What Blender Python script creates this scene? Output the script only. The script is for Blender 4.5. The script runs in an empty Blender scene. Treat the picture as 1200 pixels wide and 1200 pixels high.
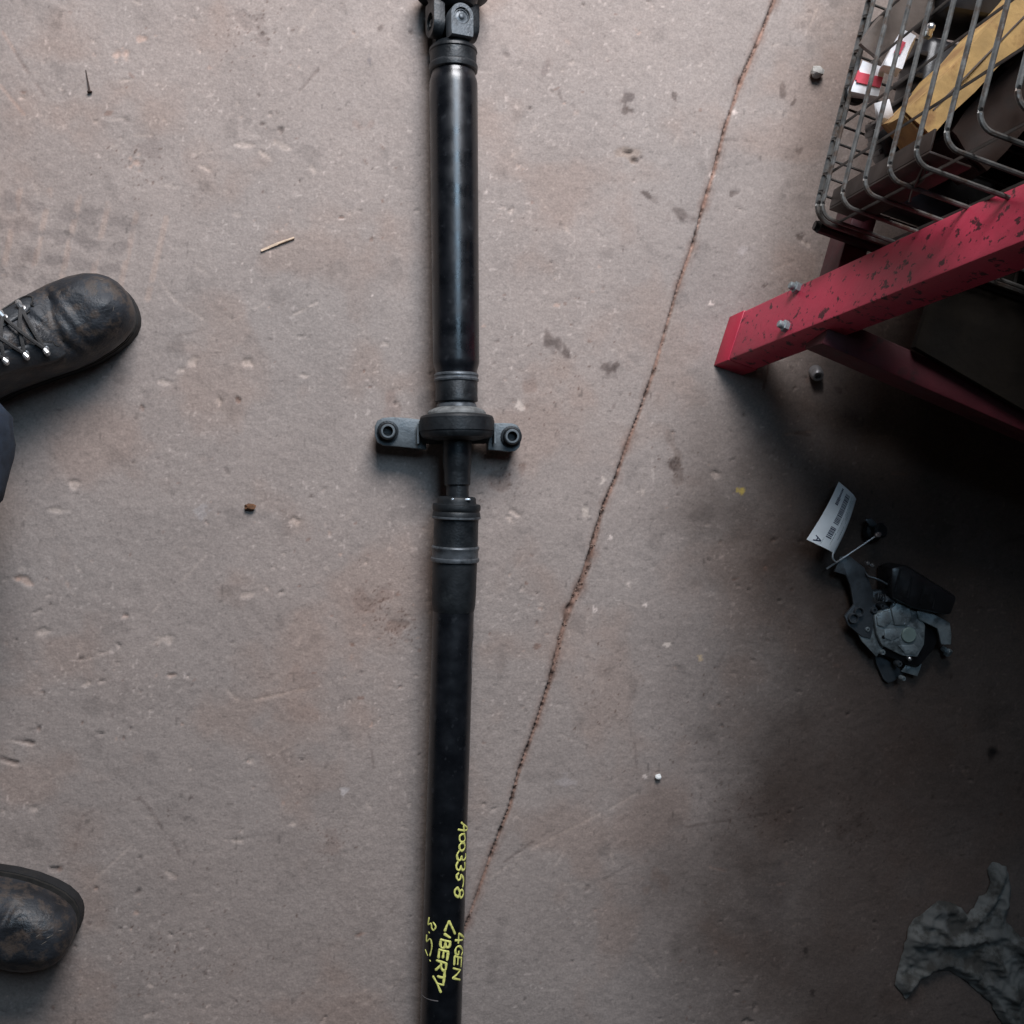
import bpy, bmesh, math, random
import numpy as np
from mathutils import Vector, Matrix, Quaternion, geometry

random.seed(7)
rng = np.random.default_rng(11)
sc = bpy.context.scene
C = sc.collection

# ------------------------------------------------------------------ camera
F, H = 1287.0, 1.45                       # focal length in photo pixels (1200 wide), height of the phone
nad = Vector(((440 - 600) / F, (600 - 548) / F, -1.0)).normalized()   # where straight down lies in the frame
Q = nad.rotation_difference(Vector((0, 0, -1)))
cam_d = bpy.data.cameras.new('camera')
cam_d.sensor_width = 36.0
cam_d.lens = 36.0 * F / 1200.0
cam_d.clip_start = 0.05
cam_d.clip_end = 60.0
cam = bpy.data.objects.new('camera', cam_d)
C.objects.link(cam)
cam.location = (0, 0, H)
cam.rotation_mode = 'QUATERNION'
cam.rotation_quaternion = Q
sc.camera = cam

# ------------------------------------------------------------------ light
W = bpy.data.worlds.new('World')
sc.world = W
W.use_nodes = True
bg = W.node_tree.nodes['Background']
bg.inputs[0].default_value = (0.95, 0.93, 0.92, 1)
bg.inputs[1].default_value = 0.015


def area(name, loc, target, sx, sy, power, col):
    d = bpy.data.lights.new(name, 'AREA')
    d.shape = 'RECTANGLE'
    d.size, d.size_y = sx, sy
    d.energy = power
    d.color = col
    o = bpy.data.objects.new(name, d)
    C.objects.link(o)
    o.location = loc
    o.rotation_euler = (Vector(target) - Vector(loc)).to_track_quat('-Z', 'Y').to_euler()
    return o


# overcast daylight through the workshop's open door beyond the top of the picture
area('door_daylight', (0.38, 1.85, 1.60), (-0.05, 0.1, 0.0), 1.2, 0.95, 86.0, (0.98, 0.97, 1.0))
# pale blue roof sheet over the doorway
area('roof_skylight', (0.55, 1.38, 3.0), (0.55, 1.3, 0.0), 0.9, 1.3, 34.0, (0.50, 0.75, 1.0))

vs = sc.view_settings
vs.view_transform = 'Standard'
vs.look = 'None'
vs.exposure = 0.0
vs.gamma = 1.0
vs.use_curve_mapping = False


# ------------------------------------------------------------------ helpers
def P(x, y, z=0.0):
    """point at height z that the photo shows at pixel (x, y)"""
    d = Q @ Vector(((x - 600) / F, (600 - y) / F, -1.0))
    k = (z - H) / d.z
    return Vector((d.x * k, d.y * k, z))


def ray(x, y):
    return Q @ Vector(((x - 600) / F, (600 - y) / F, -1.0))


QI = Q.inverted()


def proj(p):
    q = QI @ (Vector(p) - Vector((0, 0, H)))
    return 600 - F * q.x / q.z, 600 + F * q.y / q.z


def empty(name, loc, label=None, cat=None, group=None):
    o = bpy.data.objects.new(name, None)
    o.empty_display_size = 0.05
    C.objects.link(o)
    o.location = loc
    if label:
        tag(o, label, cat, group)
    return o


def tag(o, label, cat, group=None):
    o['label'] = label
    o['category'] = cat
    if group:
        o['group'] = group
    return o


def link(me, name, mat, parent=None, smooth=35):
    if smooth is not None:
        me.shade_smooth()
        if smooth:
            me.set_sharp_from_angle(angle=math.radians(smooth))
    o = bpy.data.objects.new(name, me)
    C.objects.link(o)
    if mat:
        me.materials.append(mat)
    if parent:
        o.parent = parent
        if parent.type == 'EMPTY':
            o.matrix_parent_inverse = Matrix.Translation(parent.location).inverted()
    return o


def mk(name, V, Fc, mat, parent=None, smooth=35, bevel=0.0, seg=2):
    """one mesh object from world-space points"""
    me = bpy.data.meshes.new(name)
    me.from_pydata([tuple(v) for v in V], [], Fc)
    bm = bmesh.new()
    bm.from_mesh(me)
    bmesh.ops.recalc_face_normals(bm, faces=bm.faces)
    if bevel:
        es = [e for e in bm.edges if len(e.link_faces) == 2 and e.calc_face_angle(0) > 0.6]
        bmesh.ops.bevel(bm, geom=es, offset=bevel, segments=seg, affect='EDGES', profile=0.5)
    bm.to_mesh(me)
    bm.free()
    return link(me, name, mat, parent, smooth)


class MB:
    """collects pieces that belong to one part"""
    def __init__(s):
        s.V, s.F = [], []

    def add(s, V, Fc):
        n = len(s.V)
        s.V += [Vector(v) for v in V]
        s.F += [tuple(i + n for i in f) for f in Fc]
        return s

    def build(s, name, mat, parent=None, smooth=35, bevel=0.0):
        return mk(name, s.V, s.F, mat, parent, smooth, bevel)


def frame(d):
    d = Vector(d).normalized()
    a = Vector((0, 0, 1)) if abs(d.z) < 0.9 else Vector((1, 0, 0))
    u = d.cross(a).normalized()
    return d, u, u.cross(d).normalized()


def tube(pts, r, n=8, closed=False, caps=True):
    pts = [Vector(p) for p in pts]
    N = len(pts)
    V, Fc = [], []
    prev = None
    for i, p in enumerate(pts):
        if closed:
            d = (pts[(i + 1) % N] - pts[i - 1]).normalized()
        else:
            d = (pts[min(i + 1, N - 1)] - pts[max(i - 1, 0)]).normalized()
        if prev is None:
            _, u, v = frame(d)
        else:
            u = (prev - d * prev.dot(d)).normalized()
            v = d.cross(u)
        prev = u
        rr = r[i] if isinstance(r, (list, tuple)) else r
        for k in range(n):
            a = 2 * math.pi * k / n
            V.append(p + (u * math.cos(a) + v * math.sin(a)) * rr)
    M = N if closed else N - 1
    for i in range(M):
        j = (i + 1) % N
        for k in range(n):
            k2 = (k + 1) % n
            Fc.append((i * n + k, i * n + k2, j * n + k2, j * n + k))
    if caps and not closed:
        Fc.append(tuple(range(n))[::-1])
        Fc.append(tuple((N - 1) * n + k for k in range(n)))
    return V, Fc


def lathe(o, ax, prof, n=64, caps=True, wob=0.0):
    """prof: (distance along ax, radius)"""
    ax, u, v = frame(ax)
    o = Vector(o)
    V, Fc = [], []
    for (s, r) in prof:
        for k in range(n):
            a = 2 * math.pi * k / n
            V.append(o + ax * s + (u * math.cos(a) + v * math.sin(a)) * r)
    for i in range(len(prof) - 1):
        for k in range(n):
            k2 = (k + 1) % n
            Fc.append((i * n + k, i * n + k2, (i + 1) * n + k2, (i + 1) * n + k))
    if caps:
        Fc.append(tuple(range(n))[::-1])
        Fc.append(tuple((len(prof) - 1) * n + k for k in range(n)))
    return V, Fc


def prism(poly, z0, z1):
    """upright prism on a list of 2-D or 3-D points"""
    n = len(poly)
    V = [Vector((p[0], p[1], z0)) for p in poly] + [Vector((p[0], p[1], z1)) for p in poly]
    Fc = [tuple(range(n))[::-1], tuple(range(n, 2 * n))]
    Fc += [(i, (i + 1) % n, n + (i + 1) % n, n + i) for i in range(n)]
    return V, Fc


def obox(c, ex, ey, ez):
    """box from its centre and three half-axes"""
    c = Vector(c)
    V = [c + ex * a + ey * b + ez * g for g in (-1, 1) for b in (-1, 1) for a in (-1, 1)]
    Fc = [(0, 2, 3, 1), (4, 5, 7, 6), (0, 1, 5, 4), (2, 6, 7, 3), (0, 4, 6, 2), (1, 3, 7, 5)]
    return V, Fc


def catmull(pts, sub=5):
    pts = [Vector(p) for p in pts]
    out = []
    for i in range(len(pts) - 1):
        p0, p1, p2, p3 = pts[max(i - 1, 0)], pts[i], pts[i + 1], pts[min(i + 2, len(pts) - 1)]
        for k in range(sub):
            t = k / sub
            out.append(0.5 * (2 * p1 + (p2 - p0) * t + (2 * p0 - 5 * p1 + 4 * p2 - p3) * t * t
                              + (3 * p1 - p0 - 3 * p2 + p3) * t ** 3))
    out.append(pts[-1])
    return out


# ------------------------------------------------------------------ materials
def mat(name, col, rough=0.5, metal=0.0, var=0.15, scale=40, col2=None, c2amt=0.5, c2scale=25, c2lo=0.55,
        bump=0.1, bscale=200, rvar=0.1, spec=0.5, dist=0.002, c2w=0.12):
    m = bpy.data.materials.new(name)
    m.use_nodes = True
    nt = m.node_tree
    N, L = nt.nodes, nt.links
    b = N['Principled BSDF']
    b.inputs['Metallic'].default_value = metal
    b.inputs['Specular IOR Level'].default_value = spec
    tc = N.new('ShaderNodeTexCoord')
    n1 = N.new('ShaderNodeTexNoise')
    n1.inputs['Scale'].default_value = scale
    n1.inputs['Detail'].default_value = 6
    L.new(tc.outputs['Object'], n1.inputs['Vector'])
    mr = N.new('ShaderNodeMapRange')
    mr.inputs[1].default_value, mr.inputs[2].default_value = 0.3, 0.7
    mr.inputs[3].default_value, mr.inputs[4].default_value = 1 - var, 1 + var
    L.new(n1.outputs['Fac'], mr.inputs[0])
    mul = N.new('ShaderNodeMix')
    mul.data_type = 'RGBA'
    mul.blend_type = 'MULTIPLY'
    mul.inputs[0].default_value = 1.0
    mul.inputs[6].default_value = (*col, 1)
    L.new(mr.outputs[0], mul.inputs[7])
    out = mul.outputs[2]
    if col2:
        n2 = N.new('ShaderNodeTexNoise')
        n2.inputs['Scale'].default_value = c2scale
        n2.inputs['Detail'].default_value = 8
        n2.inputs['Roughness'].default_value = 0.65
        L.new(tc.outputs['Object'], n2.inputs['Vector'])
        m2 = N.new('ShaderNodeMapRange')
        m2.inputs[1].default_value, m2.inputs[2].default_value = c2lo, c2lo + c2w
        m2.inputs[3].default_value, m2.inputs[4].default_value = 0, c2amt
        L.new(n2.outputs['Fac'], m2.inputs[0])
        mx = N.new('ShaderNodeMix')
        mx.data_type = 'RGBA'
        L.new(m2.outputs[0], mx.inputs[0])
        L.new(out, mx.inputs[6])
        mx.inputs[7].default_value = (*col2, 1)
        out = mx.outputs[2]
    L.new(out, b.inputs['Base Color'])
    mr3 = N.new('ShaderNodeMapRange')
    mr3.inputs[1].default_value, mr3.inputs[2].default_value = 0.3, 0.7
    mr3.inputs[3].default_value, mr3.inputs[4].default_value = max(0.03, rough - rvar), min(1, rough + rvar)
    L.new(n1.outputs['Fac'], mr3.inputs[0])
    L.new(mr3.outputs[0], b.inputs['Roughness'])
    if bump:
        n4 = N.new('ShaderNodeTexNoise')
        n4.inputs['Scale'].default_value = bscale
        n4.inputs['Detail'].default_value = 4
        L.new(tc.outputs['Object'], n4.inputs['Vector'])
        bp = N.new('ShaderNodeBump')
        bp.inputs['Strength'].default_value = bump
        bp.inputs['Distance'].default_value = dist
        L.new(n4.outputs['Fac'], bp.inputs['Height'])
        L.new(bp.outputs[0], b.inputs['Normal'])
    return m


M = {}
M['tube'] = mat('satin_black_paint', (0.004, 0.005, 0.007), 0.31, 0, 0.3, 45, (0.022, 0.024, 0.028), 0.5, 75, 0.60, 0.05, 500, 0.10, spec=0.65, c2w=0.05)
M['cast'] = mat('black_cast_steel', (0.007, 0.009, 0.011), 0.45, 0, 0.3, 60, (0.035, 0.04, 0.044), 0.5, 70, 0.58, 0.2, 350, spec=0.4)
M['yoke'] = mat('dull_forged_steel', (0.085, 0.097, 0.108), 0.42, 0.25, 0.2, 80, (0.03, 0.03, 0.03), 0.4, 90, 0.55, 0.2, 400)
M['grey_steel'] = mat('grey_bracket_steel', (0.10, 0.115, 0.125), 0.5, 0.2, 0.25, 60, (0.03, 0.035, 0.04), 0.6, 50, 0.56, 0.2, 300)
M['dusty'] = mat('dusty_steel', (0.135, 0.138, 0.136), 0.8, 0, 0.35, 90, (0.05, 0.05, 0.05), 0.6, 80, 0.50, 0.3, 300)
M['nut'] = mat('plain_nut_steel', (0.42, 0.42, 0.43), 0.38, 0.5, 0.2, 90, (0.10, 0.09, 0.08), 0.5, 120, 0.55, 0.1, 300)
M['bright'] = mat('worn_dark_steel', (0.085, 0.095, 0.105), 0.42, 0.35, 0.25, 90, (0.02, 0.022, 0.026), 0.7, 60, 0.52, 0.1, 300)
M['rubber'] = mat('black_rubber', (0.008, 0.010, 0.012), 0.5, 0, 0.3, 60, (0.035, 0.04, 0.042), 0.4, 40, 0.60, 0.15, 300, spec=0.4)
M['pen'] = mat('yellow_paint_pen', (0.78, 0.76, 0.22), 0.55, 0, 0.25, 260, (0.35, 0.34, 0.09), 0.5, 330, 0.60, 0.2, 600, c2w=0.05)
M['scrape'] = mat('pale_scrape', (0.10, 0.09, 0.09), 0.7, 0, 0.2, 200)
M['leather'] = mat('worn_boot_leather', (0.016, 0.018, 0.022), 0.52, 0, 0.5, 30, (0.072, 0.053, 0.041), 0.7, 55, 0.49, 0.35, 330, 0.14, spec=0.42)
M['leather2'] = mat('boot_leather_panel', (0.022, 0.025, 0.029), 0.5, 0, 0.4, 40, (0.07, 0.055, 0.045), 0.4, 40, 0.58, 0.35, 300, 0.1)
M['scuff'] = mat('scuffed_leather', (0.14, 0.12, 0.10), 0.9, 0, 0.5, 300, (0.03, 0.03, 0.03), 0.9, 260, 0.5, 0.4, 400)
M['sole'] = mat('boot_sole_rubber', (0.010, 0.010, 0.011), 0.8, 0, 0.3, 60, (0.03, 0.027, 0.024), 0.4, 50, 0.55, 0.3, 200)
M['welt'] = mat('boot_welt', (0.018, 0.016, 0.014), 0.7, 0, 0.3, 90)
M['lace'] = mat('dark_boot_lace', (0.045, 0.043, 0.042), 0.9, 0, 0.3, 200, bump=0.6, bscale=900)
M['hook'] = mat('worn_nickel_hook', (0.50, 0.49, 0.48), 0.38, 0.8, 0.2, 300, bump=0)
M['denim'] = mat('dark_blue_denim', (0.012, 0.021, 0.038), 0.9, 0, 0.35, 60, (0.03, 0.045, 0.07), 0.5, 30, 0.52, 0.6, 900)
M['red'] = mat('faded_red_paint', (0.54, 0.046, 0.092), 0.5, 0, 0.22, 11, (0.020, 0.013, 0.016), 0.88, 80, 0.572, 0.25, 140, 0.12, c2w=0.035)
M['red_shaded'] = mat('shaded_red_paint', (0.075, 0.006, 0.013), 0.6, 0, 0.25, 20, (0.02, 0.01, 0.01), 0.8, 45, 0.56, 0.15, 160)  # the stand's red with the shade under the bench put into the colour
M['red_fresh'] = mat('bright_red_paint', (0.44, 0.018, 0.05), 0.45, 0, 0.12, 40, bump=0.1)
M['board'] = mat('darkened_board', (0.016, 0.013, 0.010), 0.9, 0, 0.3, 12, (0.008, 0.007, 0.006), 0.7, 10, 0.5, 0.3, 120, spec=0.2)  # board blackened to stand in for the unlit space under the bench
M['wire'] = mat('dull_basket_wire', (0.135, 0.130, 0.122), 0.45, 0.4, 0.3, 60, (0.085, 0.052, 0.035), 0.8, 70, 0.50, 0.2, 300)
M['wire_dark'] = mat('dark_basket_wire', (0.075, 0.07, 0.065), 0.5, 0.3, 0.25, 40, (0.06, 0.035, 0.025), 0.7, 50, 0.52, 0.15, 300)
M['rail_black'] = mat('black_basket_rail', (0.018, 0.017, 0.017), 0.6, 0, 0.3, 60)
M['card'] = mat('yellowed_cardboard', (0.50, 0.32, 0.125), 0.85, 0, 0.3, 26, (0.28, 0.14, 0.06), 0.75, 22, 0.50, 0.4, 120)
M['white_card'] = mat('white_carton', (0.78, 0.78, 0.80), 0.55, 0, 0.08, 40, bump=0.15)
M['red_print'] = mat('red_carton_print', (0.50, 0.035, 0.06), 0.5, 0, 0.15, 60)
M['black_plastic'] = mat('black_plastic', (0.012, 0.012, 0.014), 0.35, 0, 0.3, 40, (0.05, 0.05, 0.05), 0.4, 30, 0.57, 0.15, 100)
M['brown_panel'] = mat('brown_panel', (0.024, 0.013, 0.009), 0.5, 0.1, 0.3, 30, (0.012, 0.009, 0.007), 0.7, 30, 0.52, 0.15, 120)
M['grey_board'] = mat('grey_brown_card', (0.13, 0.105, 0.09), 0.85, 0, 0.25, 20, (0.06, 0.045, 0.04), 0.6, 16, 0.52, 0.3, 120)
M['alloy'] = mat('grey_cast_alloy', (0.30, 0.34, 0.35), 0.45, 0.35, 0.25, 60, (0.07, 0.08, 0.085), 0.7, 55, 0.50, 0.35, 250)
M['alloy_green'] = mat('greenish_alloy_boss', (0.26, 0.33, 0.30), 0.55, 0.1, 0.15, 60)
M['dark_plate'] = mat('dark_pressed_steel', (0.075, 0.085, 0.095), 0.45, 0.3, 0.25, 50, (0.03, 0.03, 0.03), 0.6, 50, 0.55, 0.2, 200)
M['chrome'] = mat('bright_zinc', (0.72, 0.74, 0.76), 0.25, 0.9, 0.05, 80, bump=0)
M['paper'] = mat('white_tag_paper', (0.80, 0.84, 0.86), 0.6, 0, 0.06, 60, bump=0.05)
M['ink'] = mat('blue_black_ink', (0.02, 0.022, 0.06), 0.6, 0, 0.2, 100, bump=0)
M['ink_pale'] = mat('pale_grey_print', (0.42, 0.47, 0.47), 0.6, 0, 0.2, 300, bump=0)
M['rag'] = mat('dirty_rag_cotton', (0.155, 0.148, 0.135), 0.95, 0, 0.4, 18, (0.04, 0.033, 0.026), 0.8, 24, 0.47, 0.8, 1100)
M['stone'] = mat('pale_stone', (0.42, 0.40, 0.37), 0.9, 0, 0.25, 120, (0.2, 0.17, 0.14), 0.5, 140, 0.55, 0.6, 250)
M['white_stone'] = mat('white_chip', (0.8, 0.79, 0.76), 0.7, 0, 0.1, 120, bump=0.3)
M['straw'] = mat('dry_straw', (0.62, 0.46, 0.33), 0.7, 0, 0.2, 200)
M['chip'] = mat('brown_bark', (0.12, 0.055, 0.025), 0.9, 0, 0.4, 200, bump=0.6)
M['rust'] = mat('rusty_iron', (0.055, 0.035, 0.028), 0.8, 0.2, 0.4, 200, bump=0.4)
M['crumb'] = mat('joint_crumbs', (0.24, 0.165, 0.13), 0.95, 0, 0.45, 90, (0.06, 0.035, 0.03), 0.7, 70, 0.52, 0.5, 300)

# ------------------------------------------------------------------ floor
def axis_coords(lo, hi, step, far):
    core = np.arange(lo, hi + step / 2, step)
    left, right = [], []
    s, x = step, lo
    while x > -far:
        s *= 1.35
        x -= s
        left.append(x)
    s, x = step, core[-1]
    while x < far:
        s *= 1.35
        x += s
        right.append(x)
    return np.concatenate([np.array(left[::-1]), core, np.array(right)])


XS = axis_coords(-0.56, 0.98, 0.0022, 5.0)
YS = axis_coords(-0.83, 0.70, 0.0022, 5.0)
NX, NY = len(XS), len(YS)
GX, GY = np.meshgrid(XS, YS)          # [NY, NX]


def vnoise(x, y, cell, seed):
    r = np.random.default_rng(seed)
    T = r.random((256, 256))
    u, v = x / cell + 1000.3, y / cell + 1000.7
    i, j = np.floor(u).astype(int), np.floor(v).astype(int)
    fu, fv = u - i, v - j
    fu, fv = fu * fu * (3 - 2 * fu), fv * fv * (3 - 2 * fv)
    a, b = T[j % 256, i % 256], T[j % 256, (i + 1) % 256]
    c, d = T[(j + 1) % 256, i % 256], T[(j + 1) % 256, (i + 1) % 256]
    return (a * (1 - fu) + b * fu) * (1 - fv) + (c * (1 - fu) + d * fu) * fv


def fbm(x, y, cell, seed, octs=4, gain=0.5):
    s, a, t = 0, 1.0, 0
    for k in range(octs):
        s = s + a * vnoise(x, y, cell / 2 ** k, seed + k)
        t += a
        a *= gain
    return s / t


Z = (fbm(GX, GY, 0.12, 1) - 0.5) * 0.0022 + (fbm(GX, GY, 0.009, 9, 3) - 0.5) * 0.0011
TINT = np.ones((NY, NX, 3))
# large soft patches: warmer and greyer concrete
big = fbm(GX, GY, 0.30, 21, 4)[..., None]
TINT *= 1 + (big - 0.5) * np.array([0.07, 0.03, 0.01]) * 2.2
TINT *= 0.90 + 0.20 * fbm(GX, GY, 0.05, 33, 4)[..., None]
# rust-brown dust in blotches
du = np.clip((fbm(GX, GY, 0.085, 44, 4) - 0.53) * 6, 0, 1)[..., None]
TINT *= 1 + du * (np.array([1.0, 0.93, 0.89]) - 1) * 0.8
# small dark stains
st = np.clip((fbm(GX, GY, 0.035, 57, 3) - 0.70) * 9, 0, 1)[..., None]
TINT *= 1 - 0.16 * st
# fine pale grit and dark pores
g1 = vnoise(GX, GY, 0.0040, 71)
g2 = vnoise(GX, GY, 0.0050, 72)
dn = np.clip((fbm(GX, GY, 0.11, 77, 3) - 0.42) * 5, 0, 1)
TINT *= 1 + 0.55 * (np.clip((g1 - 0.86) * 9, 0, 1) * (0.25 + 0.75 * dn))[..., None]
TINT *= 1 - 0.38 * (np.clip((g2 - 0.88) * 9, 0, 1) * (1 - 0.6 * dn))[..., None]


def win(cx, cy, r):
    i0, i1 = np.searchsorted(XS, [cx - r, cx + r])
    j0, j1 = np.searchsorted(YS, [cy - r, cy + r])
    return slice(j0, j1), slice(i0, i1)


def blend(s, m, col):
    if min(col) > 1.55 or max(col) > 1.4 > min(col) + .6:                   # paint flecks keep their own colour
        TINT[s] = TINT[s] * (1 - m[..., None]) + np.array(col) * m[..., None]
    else:
        TINT[s] = TINT[s] * (1 - m[..., None] * (1 - np.array(col)))


def spot(px, py, a, b, ang, col, amt=1.0, depth=0.0, rough=0.45, world=None, seed=None):
    """a chip, stain or paint fleck: half-sizes a, b in pixels"""
    c = world if world is not None else P(px, py)
    k = 0.00113
    a, b = a * k, b * k
    s = win(c[0], c[1], max(a, b) * 2.2 + 0.003)
    if s[0].start == s[0].stop or s[1].start == s[1].stop:
        return
    x, y = GX[s] - c[0], GY[s] - c[1]
    ca, sa = math.cos(ang), math.sin(ang)
    u, v = (x * ca + y * sa) / a, (-x * sa + y * ca) / b
    sd = seed if seed is not None else int(abs(px * 13 + py * 7)) % 9973
    d = np.sqrt(u * u + v * v) + (vnoise(GX[s], GY[s], max(a, b) * 0.7, sd) - 0.5) * 2 * rough
    m = np.clip((1.1 - d) / 0.45, 0, 1)
    if col is not None:
        blend(s, m * amt, col)
    if depth:
        Z[s] -= m * depth


def line(pts, w, col, amt, depth=0.0, breaks=0.35, seed=5):
    """a scratch through pixel points, w px wide"""
    pp = [P(*p) for p in pts]
    k = 0.00113 * w / 2
    for p, q in zip(pp[:-1], pp[1:]):
        cx, cy = (p.x + q.x) / 2, (p.y + q.y) / 2
        s = win(cx, cy, (q - p).length / 2 + 0.004)
        x, y = GX[s], GY[s]
        dx, dy = q.x - p.x, q.y - p.y
        L2 = dx * dx + dy * dy
        t = np.clip(((x - p.x) * dx + (y - p.y) * dy) / L2, 0, 1)
        d = np.hypot(x - p.x - t * dx, y - p.y - t * dy)
        m = np.clip((k + 0.0016 - d) / 0.0016, 0, 1)
        nz = vnoise(x, y, 0.012, seed)
        m = m * np.clip((nz - breaks) * 5, 0, 1)
        blend(s, m * amt, col)
        if depth:
            Z[s] -= m * depth


PALE = (1.45, 1.42, 1.38)
PINK = (1.42, 1.22, 1.12)
DARK = (0.42, 0.38, 0.37)
RUST = (0.62, 0.42, 0.34)

# shade round the work stand, painted into the slab colour as a brown gradient
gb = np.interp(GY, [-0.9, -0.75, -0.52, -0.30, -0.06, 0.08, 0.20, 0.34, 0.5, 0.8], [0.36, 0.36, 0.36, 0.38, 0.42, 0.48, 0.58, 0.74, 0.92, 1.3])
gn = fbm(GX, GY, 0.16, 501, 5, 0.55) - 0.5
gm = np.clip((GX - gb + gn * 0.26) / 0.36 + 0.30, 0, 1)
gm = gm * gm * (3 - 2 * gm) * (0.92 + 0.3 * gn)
TINT *= 1 - np.clip(gm, 0, 1)[..., None] * np.array([0.76, 0.80, 0.82])

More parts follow.
